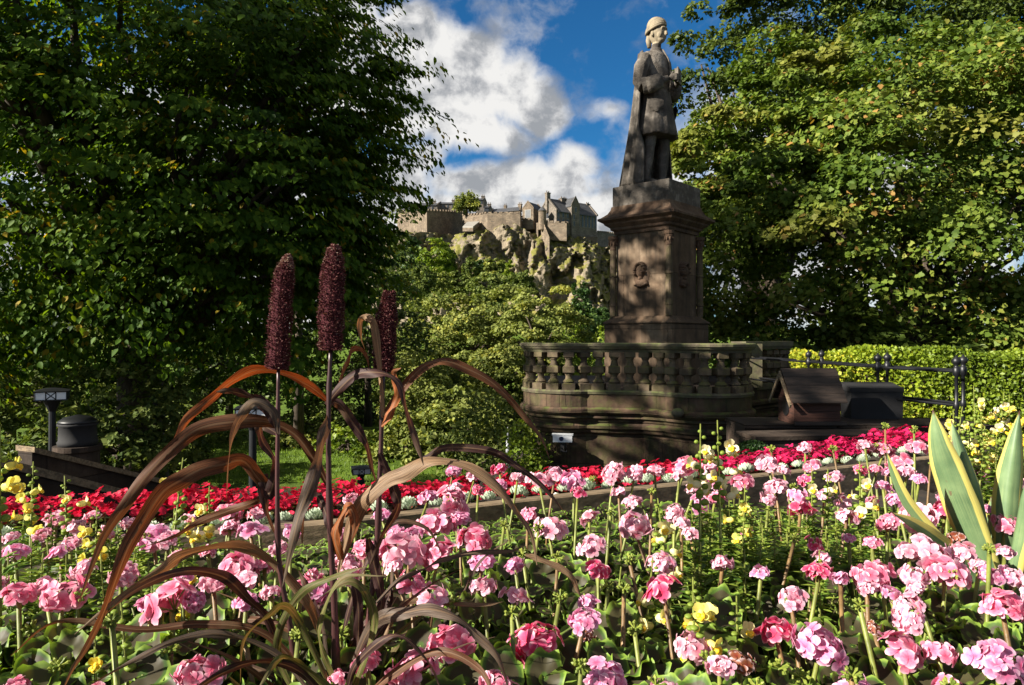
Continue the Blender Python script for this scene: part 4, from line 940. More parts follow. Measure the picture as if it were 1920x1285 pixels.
b = MB(); b.box((0, 0, .15), (.46, .22, .30)); b.put('casing', M['cabinet'], ck)
b = MB(); b.rings([[(x, -.118, .30), (x, .118, .30), (x, .118, .375), (x, -.118, .335)] for x in (-.236, .236)]); b.put('lid', M['cabinet'], ck)
# railings
def railing(label, posts, ext, zt):
    root = thing('railing', label, 'railing', (posts[0][0], posts[0][1], E_-1.2)); o0 = np.array(root.location)
    for x, y in posts:
        b = MB(); z = E_+zt-o0[2]
        b.lathe([(.026, -.1), (.026, .06), (.014, .08), (.014, z-.33), (.021, z-.32), (.021, z-.28), (.014, z-.27), (.014, z-.06), (.028, z-.05), (.028, z+.01), (.02, z+.015), (.016, z+.03), (.03, z+.045), (.036, z+.065), (.03, z+.085), (.012, z+.10), (.004, z+.115)], (x-o0[0], y-o0[1], 0), 12)
        b.put('post', M['iron'], root, smooth=True)
    for dz in (-.02, -.30):
        b = MB(); b.tube([(x-o0[0], y-o0[1], E_+zt+dz-o0[2]) for x, y in ext+posts], .0115, 8); b.put('rail', M['iron'], root)
    return root
railing('black iron railing with ball finials running past the kennel towards the terrace', [(3.39, 7.8), (3.44, 6.42), (3.665, 5.63)], [(3.16, 9.5)], -.265)
railing('second black iron railing just behind the first, nearer the hedge', [(3.56, 7.85), (3.60, 6.55), (3.80, 5.75)], [(3.38, 9.6)], -.262)
dm = P(1411, 868, 5.0)
dr = thing('dome_shrub', 'small dark green clipped dome shrub beside the low wall', 'shrub', (dm[0], 5.0, dm[2]-.5))
n = 5200; u = nrm(rng.normal(0, 1, (n, 3))); u[:, 2] = np.abs(u[:, 2]); pos = u*np.array([.175, .17, .20])*(1-.12*rng.random(n)**2)[:, None]+np.array([0, 0, .45])
low = rng.random(n) < .2; pos[low, 2] = rng.uniform(0, .45, low.sum())
V, F = scatter(LEAF4, LEAF4F, pos, u*.6+rng.normal(0, .6, (n, 3)), u+rng.normal(0, .5, (n, 3)), .022*rng.uniform(.7, 1.4, n))
put('foliage', mesh('foliage', V, F, M['box_leaf'], {'tint': np.repeat(rng.random(n), 4)}), dr)
MB().ell((0, 0, .43), (.15, .15, .17), 14, 8).put('branches', M['soil'], dr)
# lamps of the lower garden
def lamp(label, px, y, d, wpx, rot):
    c_ = P(px, y, d); g_ = gz(c_[0], d); rt = thing('lamp_post', label, 'lamp post', (c_[0], d, g_), rot, 'lamp posts of the lower garden')
    z = c_[2]-g_; r_ = wpx/2/1280*d; h_ = r_*.52
    b = MB(); b.lathe([(.075, 0), (.075, .35), (.05, .38), (.042, z-h_-.12), (.06, z-h_-.08), (.11, z-h_*.6)], n=12); b.put('post', M['iron'], rt)
    b = MB(); b.lathe([(.075+.012, .0), (.087, .30), (.05, .31)], n=12); b.put('base_sleeve', M['cabinet'], rt)
    q_ = MB(); q_.lathe([(r_*.93, z-h_*.5), (r_*.93, z+h_*.5)], n=4); q_.put('lamp_panes', M['glass'], rt)
    f = MB()
    f.lathe([(r_*.3, z-h_*.75), (r_, z-h_*.66), (r_, z-h_*.5), (r_*.9, z-h_*.49)], n=4); f.lathe([(r_*.94, z+h_*.49), (r_*1.03, z+h_*.5), (r_*1.06, z+h_*.62), (r_*.5, z+h_*.9), (r_*.1, z+h_*1.02)], n=4)
    for k in range(4):
        an = k*PI/2; c2, s2 = math.cos(an), math.sin(an)
        def T_(u, zz): return (c2*r_*.95-s2*u, s2*r_*.95+c2*u, z+zz)
        for u in (-r_*.94, -r_*.30, r_*.30, r_*.94): f.tube([T_(u, -h_*.5), T_(u, h_*.5)], r_*.035, 4)
        for sg in (-1, 1): f.tube([T_(-r_*.30, -h_*.5*sg), T_(r_*.30, h_*.5*sg)], r_*.03, 4)
    f.put('lantern_frame', M['iron'], rt); return rt
lamp('dark lamp post with square white paned lantern beside the domed stone bin', 98, 741, 9.0, 52, .5)
lamp('lamp post with white paned lantern half hidden by an arching millet leaf', 474, 773, 8.2, 58, .25)
lamp('small distant lamp post low between the last two millet stems', 677, 882, 16, 34, .3)
bn_ = P(140, 835, 8.5); bi = thing('domed_bin', 'dark domed barrel shaped bin with banded sides beside the left lamp post', 'bin', (bn_[0]+.04, 8.5, bn_[2]-.5))
MB().lathe([(.24, 0), (.24, .42), (.27, .44), (.27, .50)], n=20).put('plinth', M['lowwall'], bi)
MB().lathe([(.215, .502), (.225, .55), (.21, .57), (.205, .74), (.222, .75), (.222, .78)], n=20).put('barrel', M['cabinet'], bi, smooth=True)
MB().lathe([(.225, .782), (.21, .81), (.15, .85), (.07, .865), (.04, .875), (.01, .88)], n=20).put('domed_lid', M['iron'], bi, smooth=True)
def stairwall(label, p0, p1, th):
    p0, p1 = np.array(p0), np.array(p1); rt = thing('stair_wall', label, 'wall', (p0[0], p0[1], E_-3)); o0 = np.array(rt.location)
    d_ = p1-p0; n_ = np.array([-d_[1], d_[0], 0]); n_ = n_/np.linalg.norm(n_)*th
    b = MB(); b.rings([[(q[0]-o0[0], q[1]-o0[1], -1.5), (q[0]+n_[0]-o0[0], q[1]+n_[1]-o0[1], -1.5), (q+n_-o0)-[0, 0, .05], (q-o0)-[0, 0, .05]] for q in (p0, p1)]); b.put('wall_face', M['lowwall'], rt)
    c = MB(); e = n_*.18; c.rings([[q-e-o0-[0, 0, .048], q+n_+e-o0-[0, 0, .048], q+n_+e-o0, q-e-o0] for q in (p0, p1)]); c.put('coping', M['timber'], rt)
stairwall('dark stair wall with pale sloping coping behind the crimson begonias', P(-120, 828, 3.4), P(420, 966, 5.1), .09)
stairwall('further dark stair wall sloping down past the domed bin', P(60, 838, 6.), P(430, 930, 8.), .2)
sp = P(952, 865, 9.2); sg = thing('pale_post', 'slender pale pointed post beside the bright lime green shrub', 'post', (sp[0], 9.2, sp[2]-.3))
MB().lathe([(.045, 0), (.042, .30), (.03, .32), (.026, .48), (.018, .62), (.004, .76)], n=10).put('shaft', M['white'], sg)
# ------------------------------------------------------------------ flower bed
EDGE = np.array([(-2.3, 1.72), (-1.9, 1.85), (-1.62, 1.98), (-.6, 2.33), (.05, 2.64), (.66, 2.9), (1.2, 3.14), (1.81, 3.4), (2.6, 3.75)])
SOIL, STRIP = E_-.79, E_-.69
def strip_z(px): return float(np.interp(px, [0, 300, 600, 1000, 1380, 1700], [.04, .03, 0, -.03, -.03, .045]))
def edge_at(x): return np.interp(x, EDGE[:, 0], EDGE[:, 1])
bx = np.linspace(-2.3, 2.6, 70); V = []; nv_ = 0
prof = [(-3.2, SOIL), (-2.2, SOIL), (-1.2, SOIL), (-.6, SOIL), (-.02, SOIL), (.0, SOIL), (.005, E_-.65), (.13, E_-.65), (.19, STRIP), (.3, STRIP), (.56, STRIP-.02), (.62, STRIP-.5), (.63, E_-3)]
for o, z in prof:
    if o > .15 and z > SOIL+.02: z = z+np.array([strip_z(960+1280*x_/(edge_at(x_)+.3)) for x_ in bx])-.02
    V.append(np.stack([bx, np.maximum(edge_at(bx)+o, .15+.02*o), z+.018*rng.normal(0, 1, len(bx))], 1))
V = np.concatenate(V); I = np.arange(len(V)).reshape(len(prof), len(bx))
tag(put('soil', mesh('soil', V, np.stack([I[:-1, :-1], I[:-1, 1:], I[1:, 1:], I[1:, :-1]], -1).reshape(-1, 4), M['soil'])), kind='structure')
for i, (a, b_, lab) in enumerate([(0, 3, 'weathered timber edging board on the left, behind the millet'), (3, 6, 'weathered timber edging board in front of the crimson begonias at centre'), (6, 8, 'weathered timber edging board on the right, leading to the agave')]):
    e = EDGE[a:b_+1] if i == 2 else EDGE[a:b_+1]
    o0 = np.array([e[0][0], e[0][1], SOIL]); m_ = MB(); pth = e-o0[:2]
    if i: pth = pth.copy(); pth[0] += (pth[1]-pth[0])*.006
    m_.sweep([(-.025, -.05), (.025, -.05), (.025, E_-.625-SOIL-.006), (.019, E_-.625-SOIL), (-.02, E_-.625-SOIL), (-.025, E_-.625-SOIL-.006)], pth)
    tag(m_.put('edging_board', M['timber'], loc=tuple(o0)), lab, 'edging', 'timber edging of the flower bed')
# petals -------------------------------------------------------------
def petal(L=1., Wd=.5, cup=.25, nz=4):
    ts = np.linspace(0, 1, nz+1); V = []; rad = []
    wp = np.interp(ts, [0, .25, .6, .85, 1], [.10, .55, 1., .85, .38])
    for t_, w in zip(ts, wp):
        for s_ in (-1, 0, 1):
            V.append([s_*w*Wd, L*t_*(1 if s_ == 0 else .97), cup*(t_**1.5)*.5+cup*abs(s_)*w*.35-.22*max(0, t_-.6)**1.2]); rad.append(t_)
    F = [[3*i+j, 3*i+j+1, 3*i+j+4, 3*i+j+3] for i in range(nz) for j in range(2)]
    return np.array(V), np.array(F), np.array(rad)
def floret(rg, n=5, L=1., Wd=.46, cup=.3):
    """petals in the xy plane round the origin, facing +z"""
    VV, FF, RR = [], [], []; k = 0
    for i in range(n):
        V, F, r_ = petal(1., Wd/L*rg.uniform(.9, 1.12), cup*rg.uniform(.3, 1.4)); V = V*L*rg.uniform(.88, 1.12); a = 2*PI*i/n+rg.normal(0, .12)
        c, s = math.cos(a), math.sin(a); V = V @ np.array([[c, s, 0], [-s, c, 0], [0, 0, 1]]); V[:, 2] += .02*i*L
        VV.append(V); FF.append(F+k); RR.append(r_); k += len(V)
    return np.concatenate(VV), np.concatenate(FF), np.concatenate(RR)
def frame(n_):
    n_ = n_/np.linalg.norm(n_); u = np.array([0, 0, 1.]) if abs(n_[2]) < .95 else np.array([1., 0, 0])
    x = np.cross(u, n_); x /= np.linalg.norm(x); return np.stack([x, np.cross(n_, x), n_])
def umbel(seed, nfl=24, fl=.42, mats=('petal', 'stem'), top=1., gap=.12, lowc=-.25):
    """ball of florets of unit radius on short green pedicels"""
    rg = np.random.default_rng(seed); V, F, rad, ti, mi = [], [], [], [], []; k = 0
    i_ = np.arange(nfl)+.5; ct = 1-(1-lowc)*i_/nfl; ph = i_*2.39996+rg.random()*6
    st = MB()
    for c, p in zip(ct, ph):
        if rg.random() < gap: continue
        c = np.clip(c+rg.normal(0, .06), -1, 1); p += rg.normal(0, .15); s = math.sqrt(max(0, 1-c*c))
        d_ = np.array([s*math.cos(p), s*math.sin(p), c]); R0 = rg.uniform(.62, 1.04)
        v, f, r_ = floret(rg, 5, fl*rg.uniform(.85, 1.2), fl*.47, .18)
        fr = frame(d_+rg.normal(0, .34, 3)+np.array([0, -.1, .15])); a = rg.random()*6; ca, sa = math.cos(a), math.sin(a)
        v = (v @ np.array([[ca, sa, 0], [-sa, ca, 0], [0, 0, 1]])) @ fr + d_*R0*np.array([1, 1, .66])
        V.append(v); F.append(f+k); rad.append(r_); ti.append(np.full(len(v), rg.random()**.7)); k += len(v)
        st.tube([(0, 0, -.25), d_*.4+[0, 0, -.12], d_*R0*np.array([1, 1, .66])], [.03, .025, .04], 4)
    nf = sum(len(f) for f in F)
    sv, sf = np.concatenate(st.V), st.F
    allF = np.concatenate(F).tolist()+[[i+k for i in f] for f in sf]
    V = np.concatenate(V+[sv]); rad = np.concatenate(rad+[np.ones(len(sv))]); ti = np.concatenate(ti+[np.full(len(sv), .5)])
    return mesh('flower_head', V, allF, [M[m] for m in mats], {'rad': rad, 'tint': ti}, True, [0]*nf+[1]*len(sf))
HEADS = [umbel(100+i, n_, f_, gap=g_, lowc=l_) for i, (n_, f_, g_, l_) in enumerate([(24, .47, .12, -.3), (20, .50, .15, -.25), (27, .44, .1, -.35), (17, .53, .2, -.1), (22, .48, .22, -.25), (13, .58, .2, .05), (19, .52, .15, -.3), (25, .46, .15, -.25)])]
def scallop_leaf(n=29):
    """round zoned leaf with a notch, flat in xy, stalk at the origin"""
    V = [[0, 0, 0]]; rad = [0.]
    for ri, rr in ((.5, .5), (.82, .82), (1., 1.)):
        for j in range(n):
            a = -PI/2+.16+(2*PI-.32)*j/(n-1); sc = 1+.04*math.cos(a*7)
            V.append([rr*math.cos(a)*(sc if rr > .9 else 1), rr*math.sin(a)*(sc if rr > .9 else 1), .10*rr*rr+(.05*math.sin(a*5) if rr > .6 else 0)*rr+(.06*math.cos(a*7+1) if rr == 1 else 0)]); rad.append(rr)
    F = [[0, 1+j, 2+j, 2+j] for j in range(n-1)]
    F = [[0, 1+j, 2+j] for j in range(n-1)]+[[1+r*n+j, 1+(r+1)*n+j, 2+(r+1)*n+j, 2+r*n+j] for r in (0, 1) for j in range(n-1)]
    return np.array(V), F, np.array(rad)
def ger_foliage(seed, k=44, r=.17, h=.27):
    rg = np.random.default_rng(seed); b = MB(); LV, LF, LR = scallop_leaf(); V, F, rad, ti, mi = [], [], [], [], []; n0 = 0
    st = MB()
    for i in range(k):
        a = i*2.4+rg.random(); f = math.sqrt((i+.5)/k); x, y = r*f*math.cos(a), r*f*math.sin(a); z = h*(1-.55*f*f)*rg.uniform(.6, 1.05)
        nrmv = np.array([.55*f*math.cos(a), .55*f*math.sin(a)-.35, .8])+rg.normal(0, .28, 3); fr = frame(nrmv); t_ = rg.random()*6
        c, s = math.cos(t_), math.sin(t_); sz = rg.uniform(.017, .034)
        cup = np.array([1, 1, rg.uniform(.3, 3.2)])
        v = ((LV*cup) @ np.array([[c, s, 0], [-s, c, 0], [0, 0, 1]])) @ fr*sz+np.array([x, y, z])
        V.append(v); F += [[q+n0 for q in f_] for f_ in LF]; rad.append(LR); ti.append(np.full(len(v), rg.random())); n0 += len(v)
        st.tube([(x*.15, y*.15, 0), (x*.6, y*.6, z*.6), (x, y, z)], [.003, .0022, .002], 4)
    nl = len(F); sv = np.concatenate(st.V)
    F += [[q+n0 for q in f] for f in st.F]
    return mesh('foliage', np.concatenate(V+[sv]), F, [M['gerleaf'], M['stem']], {'rad': np.concatenate(rad+[np.full(len(sv), .9)]), 'tint': np.concatenate(ti+[np.full(len(sv), .5)])}, True, [0]*nl+[1]*len(st.F))
FOL = [ger_foliage(200+i) for i in range(7)]
def budball(seed):
    rg = np.random.default_rng(seed); b = MB()
    for i in range(22):
        u = nrm(rg.normal(0, 1, 3)); u[2] = u[2]*.8+.1; b.tube([(0, 0, 0), u*.55, u*.8, u*1.0], [.07, .09, .17, .03], 5, a=rg.random())
    return b.mesh('bud_cluster', M['bud'])
BUDS = [budball(i) for i in range(3)]
PINK = {'pale pink': (.87, .50, .62), 'rose pink': (.84, .29, .44), 'deep pink': (.80, .10, .25), 'lilac pink': (.79, .35, .58), 'withered brown': (.30, .11, .05)}
# photograph pixel centre, width in pixels, colour
G = """35 1120 74 r;120 1118 104 r;322 1135 125 r;288 1010 72 l;105 975 48 p;80 1004 40 p;430 966 60 r;470 1000 66 l;400 1095 64 p;452 1072 88 r;592 1112 66 l;588 1082 44 r;370 1265 108 r;632 1278 50 r;508 1112 46 p
846 942 76 r;658 936 34 p;815 986 88 r;890 1012 82 r;752 1044 118 p;822 1040 84 r;905 1056 62 l;682 1030 56 r;650 1058 64 p;908 1102 62 p;716 966 42 l;1030 994 78 p;990 966 40 r;1105 975 48 p;1113 1028 68 p;1190 986 74 p;1245 1108 80 d;1003 1208 116 d;1095 1166 68 l;840 1216 118 r;772 1258 108 r;690 1246 72 r;1135 1278 100 l
1392 908 54 r;1455 915 56 p;1500 960 58 d;1265 962 44 p;1302 922 44 p;1342 912 42 l;1546 930 36 p;1582 940 36 p;1636 941 32 r;1720 974 84 p;1772 960 58 d;1664 982 50 r;1820 965 56 l;1852 956 36 l;1738 1038 88 p;1704 1036 60 p;1772 1080 96 r;1536 1074 62 d;1576 1088 44 l;1630 1084 80 r;1484 1124 60 p;1456 1190 84 d;1536 1214 118 l;1296 1216 84 p;1350 1252 66 p;1702 1160 78 p;1692 1222 96 r;1762 1226 68 r;1880 1140 96 r;1872 1246 114 l;1860 1080 62 l;1884 1036 44 p
1440 872 52 p;1520 876 40 r;1566 896 38 p;1622 838 42 p;1656 846 50 r;1716 836 42 r;1746 846 36 p;1684 868 54 r;1510 840 30 p;1285 874 52 r;1228 884 38 p;1190 888 42 p;1150 888 60 p;1076 902 58 l;1012 906 62 p;970 900 40 p;1040 890 46 p;1330 880 42 p;1700 886 40 p;1838 885 46 l;1900 905 40 p;1880 870 34 p;545 1000 44 l;740 1000 40 l;355 975 34 p;200 1000 38 p;20 1010 36 p;1590 1010 30 l;1400 1000 30 l;930 1290 90 r;1600 1290 80 l;1240 1300 70 p;1790 1300 80 r;30 1290 60 r;180 1300 50 p;1388 1246 64 w;1640 1180 44 w;1100 1194 40 w;1790 1010 40 w"""
B_ = "1046 1045;1010 990;1145 960;1222 922;1660 800;1714 806;1446 842;1562 842;1612 1136;1462 1252;1598 1268;1330 1235;1500 1270;1855 1030;945 985;850 1130;210 1165;640 1190;1230 1285;1780 1290;1180 1050;1750 870;1170 1105;60 1180;1490 1010;1050 1120;1090 1250;1420 1290;900 1250;960 1150;1190 1180;110 1250;980 1040;1140 1100;560 1190;460 1200;320 1220;700 1120"
plants = []
for i, q in enumerate(s_ for ln_ in G.split('\n') for s_ in ln_.split(';')):
    x, y, w, c = q.split(); plants.append((float(x), float(y), float(w), {'p': 'pale pink', 'r': 'rose pink', 'd': 'deep pink', 'l': 'lilac pink', 'w': 'withered brown'}[c]))
for q in B_.split(';'):
    x, y = q.split(); plants.append((float(x), float(y), 0, 'bud'))
rx_ = np.random.default_rng(77)
for i in range(84):                                           # the many smaller heads of the carpet
    for _ in range(30):
        x, y = rx_.uniform(-40, 1960), 880+260*rx_.random()**1.6
        if P(x, y, 1280*.42/(y-632))[1] > edge_at(P(x, y, 1280*.42/(y-632))[0])-.13: continue
        if (1285 < x < 1610 and rx_.random() < .5) or (x < 800 and y < 965): continue
        if min((p_[0]-x)**2+(1.3*(p_[1]-y))**2 for p_ in plants) > 26**2: break
    else: continue
    plants.append((x, y, (30+.085*(y-860))*rx_.uniform(.85, 1.35), rx_.choice(['pale pink', 'rose pink', 'lilac pink', 'deep pink'], p=[.5, .25, .2, .05])))
def zone(x):
    return 'left of millet' if x < 470 else 'among millet stems' if x < 800 else 'right of millet' if x < 1230 else 'among snapdragons' if x < 1620 else 'near the agave'
def depth(y, x): return 'front of bed' if y > 1170 else 'middle of bed' if y > 1010 else 'back of bed'
keys = {}
for p_ in plants: keys.setdefault((p_[3], zone(p_[0]), depth(p_[1], p_[0])), []).append(p_[0])
ORD = 'first second third fourth fifth sixth seventh eighth ninth tenth eleventh twelfth thirteenth fourteenth fifteenth sixteenth seventeenth eighteenth nineteenth twentieth'.split()+[f'number {i}' for i in range(21, 60)]
def glabel(p_):
    k_ = (p_[3], zone(p_[0]), depth(p_[1], p_[0])); xs = sorted(keys[k_]); what = 'geranium with green buds only' if k_[0] == 'bud' else k_[0]+' geranium'
    if len(xs) == 1: return f'{what} {k_[1]}, {k_[2]}'
    return f'{ORD[xs.index(p_[0])]} {what} from the left, {k_[1]}, {k_[2]}'
for i, p_ in enumerate(plants):
    x, y, w, c = p_; rg = np.random.default_rng(1000+i)
    H = .42 if y < 1180 else .46
    if c == 'bud': H -= rg.uniform(-.02, .05)*(y > 860); w = 34*max(.7, (y-632)/400)
    d = 1280*H/(y-632); d = min(d, edge_at((x-960)/1280*2.6)-.12+.0*d) if y > 862 else 2.35
    if y <= 862: d = 2.5
    h_ = P(x, y, d); rad = w/1280*d/2*.78
    lean = np.array([rg.normal(0, .035), rg.normal(0, .03)+.02])
    root = thing('geranium', glabel(p_), 'geranium', (h_[0]-lean[0], h_[1]-lean[1], SOIL), 0, 'geraniums in the flower bed')
    zz_ = h_[2]-SOIL
    put('foliage', FOL[i % 7], root, rot=(0, 0, rg.choice([-.5, 0, .5])), sc=(rg.uniform(.9, 1.15),)*2+(rg.uniform(1.05, 1.25)*np.interp(d, [1.3, 2.1], [1, .55]),))
    m_ = MB(); top = (lean[0], lean[1], zz_-rad*.25); m_.tube([(0, 0, .05), (lean[0]*.3, lean[1]*.3, zz_*.55), top], [.0045, .0038, .0036], 6)
    m_.put('stem', M['stem'] if rg.random() < .65 else M['redstem'], root, smooth=True)
    if c == 'bud':
        put('bud_cluster', BUDS[i % 3], root, (lean[0], lean[1], zz_), (rg.normal(0, .3), 0, rg.random()*6), rad)
    else:
        hd = put('flower_head', HEADS[rg.integers(0, 8)], root, (lean[0], lean[1], zz_), (rg.normal(.18, .22), rg.normal(0, .22), rg.random()*6.28), rad)
        col = np.array(PINK[c])*rg.uniform(.92, 1.06); hd.color = (*np.clip(col, 0, .9), 1)
        if rg.random() < .4 and rad > .03:
            put('bud_cluster', BUDS[i % 3], root, (lean[0]+rg.normal(0, .02), lean[1]-.02, zz_+rad*.25), (0, 0, rg.random()*6), rad*.38)
# low leafy geraniums that fill the bed between the flowering ones: the nearest as plants, the rest as one mass
spots = []
for gy in np.arange(.50, 2.6, .155):
    for gx_ in np.arange(-1.9, 2.1, .175):
        x, y = gx_+rng.uniform(-.06, .06), gy+rng.uniform(-.06, .06)
        if y > edge_at(x)-.14 or abs(x)/max(y, .3) > .86 or y < .78 and rng.random() < .3: continue
        spots.append((x, y))
spots.sort(key=lambda q: q[1])
nkeep = 296-len(plants); bm = None
import bmesh
bm = bmesh.new()
for k, (x, y) in enumerate(spots):
    rot = float(rng.choice([-.6, 0, .6])); s1 = rng.uniform(.85, 1.2); sc = (s1, s1, rng.uniform(1., 1.25)*np.interp(y, [1.3, 2.1], [1, .55]))
    if k < nkeep:
        px_, py_ = 960+1280*x/y, 632+1280*.55/y
        root = thing('geranium', f'leafy geranium without open flowers, {zone(px_)}, {depth(py_, px_)}', 'geranium', (x, y, SOIL), 0, 'leafy geraniums filling the bed '+zone(px_)+' '+depth(py_, px_))
        put('foliage', FOL[k % 7], root, rot=(0, 0, rot), sc=sc)
    else:
        n0 = len(bm.verts); bm.from_mesh(FOL[k % 7]); bm.verts.ensure_lookup_table()
        bmesh.ops.transform(bm, matrix=Matrix.LocRotScale(Vector((x, y, SOIL)), Matrix.Rotation(rot, 3, 'Z').to_euler(), Vector(sc)), verts=bm.verts[n0:])
me = bpy.data.meshes.new('geranium_leaves'); bm.to_mesh(me); bm.free()
if not me.materials: me.materials.append(M['gerleaf']); me.materials.append(M['stem'])
tag(put('geranium_leaves', me), 'zoned round geranium leaves filling the back of the bed', 'foliage', kind='stuff')
print('filler', len(spots), 'plants', len(plants))
# ------------------------------------------------------------------ begonias and rosettes along the edging
def begonia(seed):
    rg = np.random.default_rng(seed); n = 44; a = rg.random(n)*6.28; f = np.sqrt(rg.random(n)); pos = np.stack([.065*f*np.cos(a), .065*f*np.sin(a), .075*(1-.6*f*f)*rg.uniform(.5, 1.1, n)], 1)
    nn = np.stack([np.cos(a)*f, np.sin(a)*f, np.ones(n)], 1)+rg.normal(0, .3, (n, 3)); ax = np.stack([np.cos(a), np.sin(a), np.full(n, -.2)], 1)+rg.normal(0, .4, (n, 3))
    V, F = scatter(LEAF6*np.array([1.4, 1, 1]), LEAF6F, pos, ax, nn, .034*rg.uniform(.7, 1.2, n))
    fol = mesh('foliage', V, F, M['begonia_leaf'], {'tint': np.repeat(rg.random(n), 6)})
    V, F, rad, ti = [], [], [], []; k = 0
    for i in range(20):
        v, f, r_ = floret(rg, 4, rg.uniform(.012, .018), .0085, .5); u = nrm(np.array([rg.normal(0, .5), rg.normal(-.1, .5), 1.]))
        q = np.array([rg.normal(0, .035), rg.normal(0, .035), rg.uniform(.075, .125)]); v = v @ frame(u)+q
        V.append(v); F.append(f+k); rad.append(r_); ti.append(np.full(len(v), rg.random())); k += len(v)
    return fol, mesh('blossoms', np.concatenate(V), np.concatenate(F), M['crimson'], {'rad': np.concatenate(rad), 'tint': np.concatenate(ti)}, True)
BEG = [begonia(300+i) for i in range(6)]
def stretch(px_):
    return 'left of the millet' if px_ < 470 else 'behind the millet stems' if px_ < 800 else 'in front of the terrace wall' if px_ < 1400 else 'in front of the kennel wall'
i = 0
for row, off in enumerate((.25, .35, .45)):
    for x in np.arange(-2.15, 2.35, .088):
        x_ = x+rng.uniform(-.025, .025)+row*.03; y_ = edge_at(x_)+off*1.02+rng.uniform(-.02, .02); px_ = 960+1280*x_/y_
        if px_ > 1790 or px_ < -60: continue
        dr_ = .04 if x_ < .3 else 0
        rt = thing('begonia', f'crimson begonia in the strip behind the timber edging, {stretch(px_)}', 'begonia', (x_, y_, STRIP+strip_z(px_)-.028), rng.random()*6.28, 'crimson begonias '+stretch(px_))
        fo, bl = BEG[i % 6]; put('foliage', fo, rt); o = put('blossoms', bl, rt, sc=rng.uniform(.85, 1.08))
        o.color = (.68*rng.uniform(.85, 1.1), .018, .07 if px_ < 1350 else .12, 1); i += 1
def rosette(seed):
    rg = np.random.default_rng(seed); n = 52; i_ = np.arange(n); a = i_*2.39996; th = np.sqrt(i_/n)*1.45
    out = np.stack([np.sin(th)*np.cos(a), np.sin(th)*np.sin(a), np.cos(th)], 1); pos = out*np.array([.022, .022, .018])+[0, 0, .018]
    T = np.array([[0, 0, 0], [.38, .45, .10], [.26, .85, .05], [0, 1.1, .02], [-.26, .85, .05], [-.38, .45, .10]])
    V, F = scatter(T, LEAF6F, pos, out*.55+np.array([0, 0, .75]), out-np.array([0, 0, .6]), .017)
    return mesh('rosette', V, F, M['rosette'], {'tint': np.tile([0, .35, .8, 1, .8, .35], n)*np.repeat(rg.uniform(.6, 1, n), 6)})
ROS = [rosette(i) for i in range(3)]
i = 0
for x in np.arange(-1.95, 2.2, .098):
    x_ = x+rng.uniform(-.012, .012); y_ = edge_at(x_)+.085+rng.uniform(-.012, .012); px_ = 960+1280*x_/y_
    if px_ < -30 or px_ > 1760: continue
    o = put('succulent', ROS[i % 3], loc=(x_, y_-.01, E_-.652+max(0, strip_z(px_)*.8-.02)), rot=(rng.normal(.2, .1), 0, rng.random()*6), sc=rng.uniform(1.0, 1.3)); i += 1
    tag(o, f'silvery rosette succulent in the edging row, {stretch(px_)}', 'succulent', 'silvery succulents '+stretch(px_))
# ------------------------------------------------------------------ snapdragons
def stalk(seed, bushy):
    rg = np.random.default_rng(seed); b = MB(); b.tube([(0, 0, 0), (rg.normal(0, .01), 0, .5), (0, 0, 1)], [.0045, .0036, .0012], 6)
    n = 210 if bushy else 70; z = rg.random(n)**(.8 if bushy else 1.1)*(.92 if bushy else .74); a = rg.random(n)*6.28
    ro = (.04 if bushy else .012)*rg.random(n)*(1-z); pos = np.stack([ro*np.cos(a), ro*np.sin(a), z], 1)
    ax = np.stack([np.cos(a), np.sin(a), rg.uniform(.1, 1.1, n)], 1); nn = np.stack([-np.cos(a)*.5, -np.sin(a)*.5, np.ones(n)], 1)+rg.normal(0, .3, (n, 3))
    V, F = scatter(LEAF6*np.array([.42, 1, 1]), LEAF6F, pos, ax, nn, (.046-.020*z)*rg.uniform(.7, 1.25, n))
    b.add(V, F.tolist(), 1, np.repeat(np.clip(rg.normal(.5, .22, n)+.3*z, 0, 1), 6))
    for j in range(16 if not bushy else 24):                       # buds and seed pods up the spike
        zz_ = (.74+.25*j/16) if not bushy else .45+.53*j/24; a_ = j*2.4; s = .0085*(1-.55*j/16) if not bushy else .0085*(1-.5*j/24)
        b.ell((.008*math.cos(a_), .008*math.sin(a_), zz_), (s, s, s*1.35), 7, 5, 1, .92)
    return b.mesh('stalk', [M['stem'], M['snap_leaf']], True)
STK = [stalk(i, False) for i in range(4)]; BSH = [stalk(20+i, True) for i in range(4)]
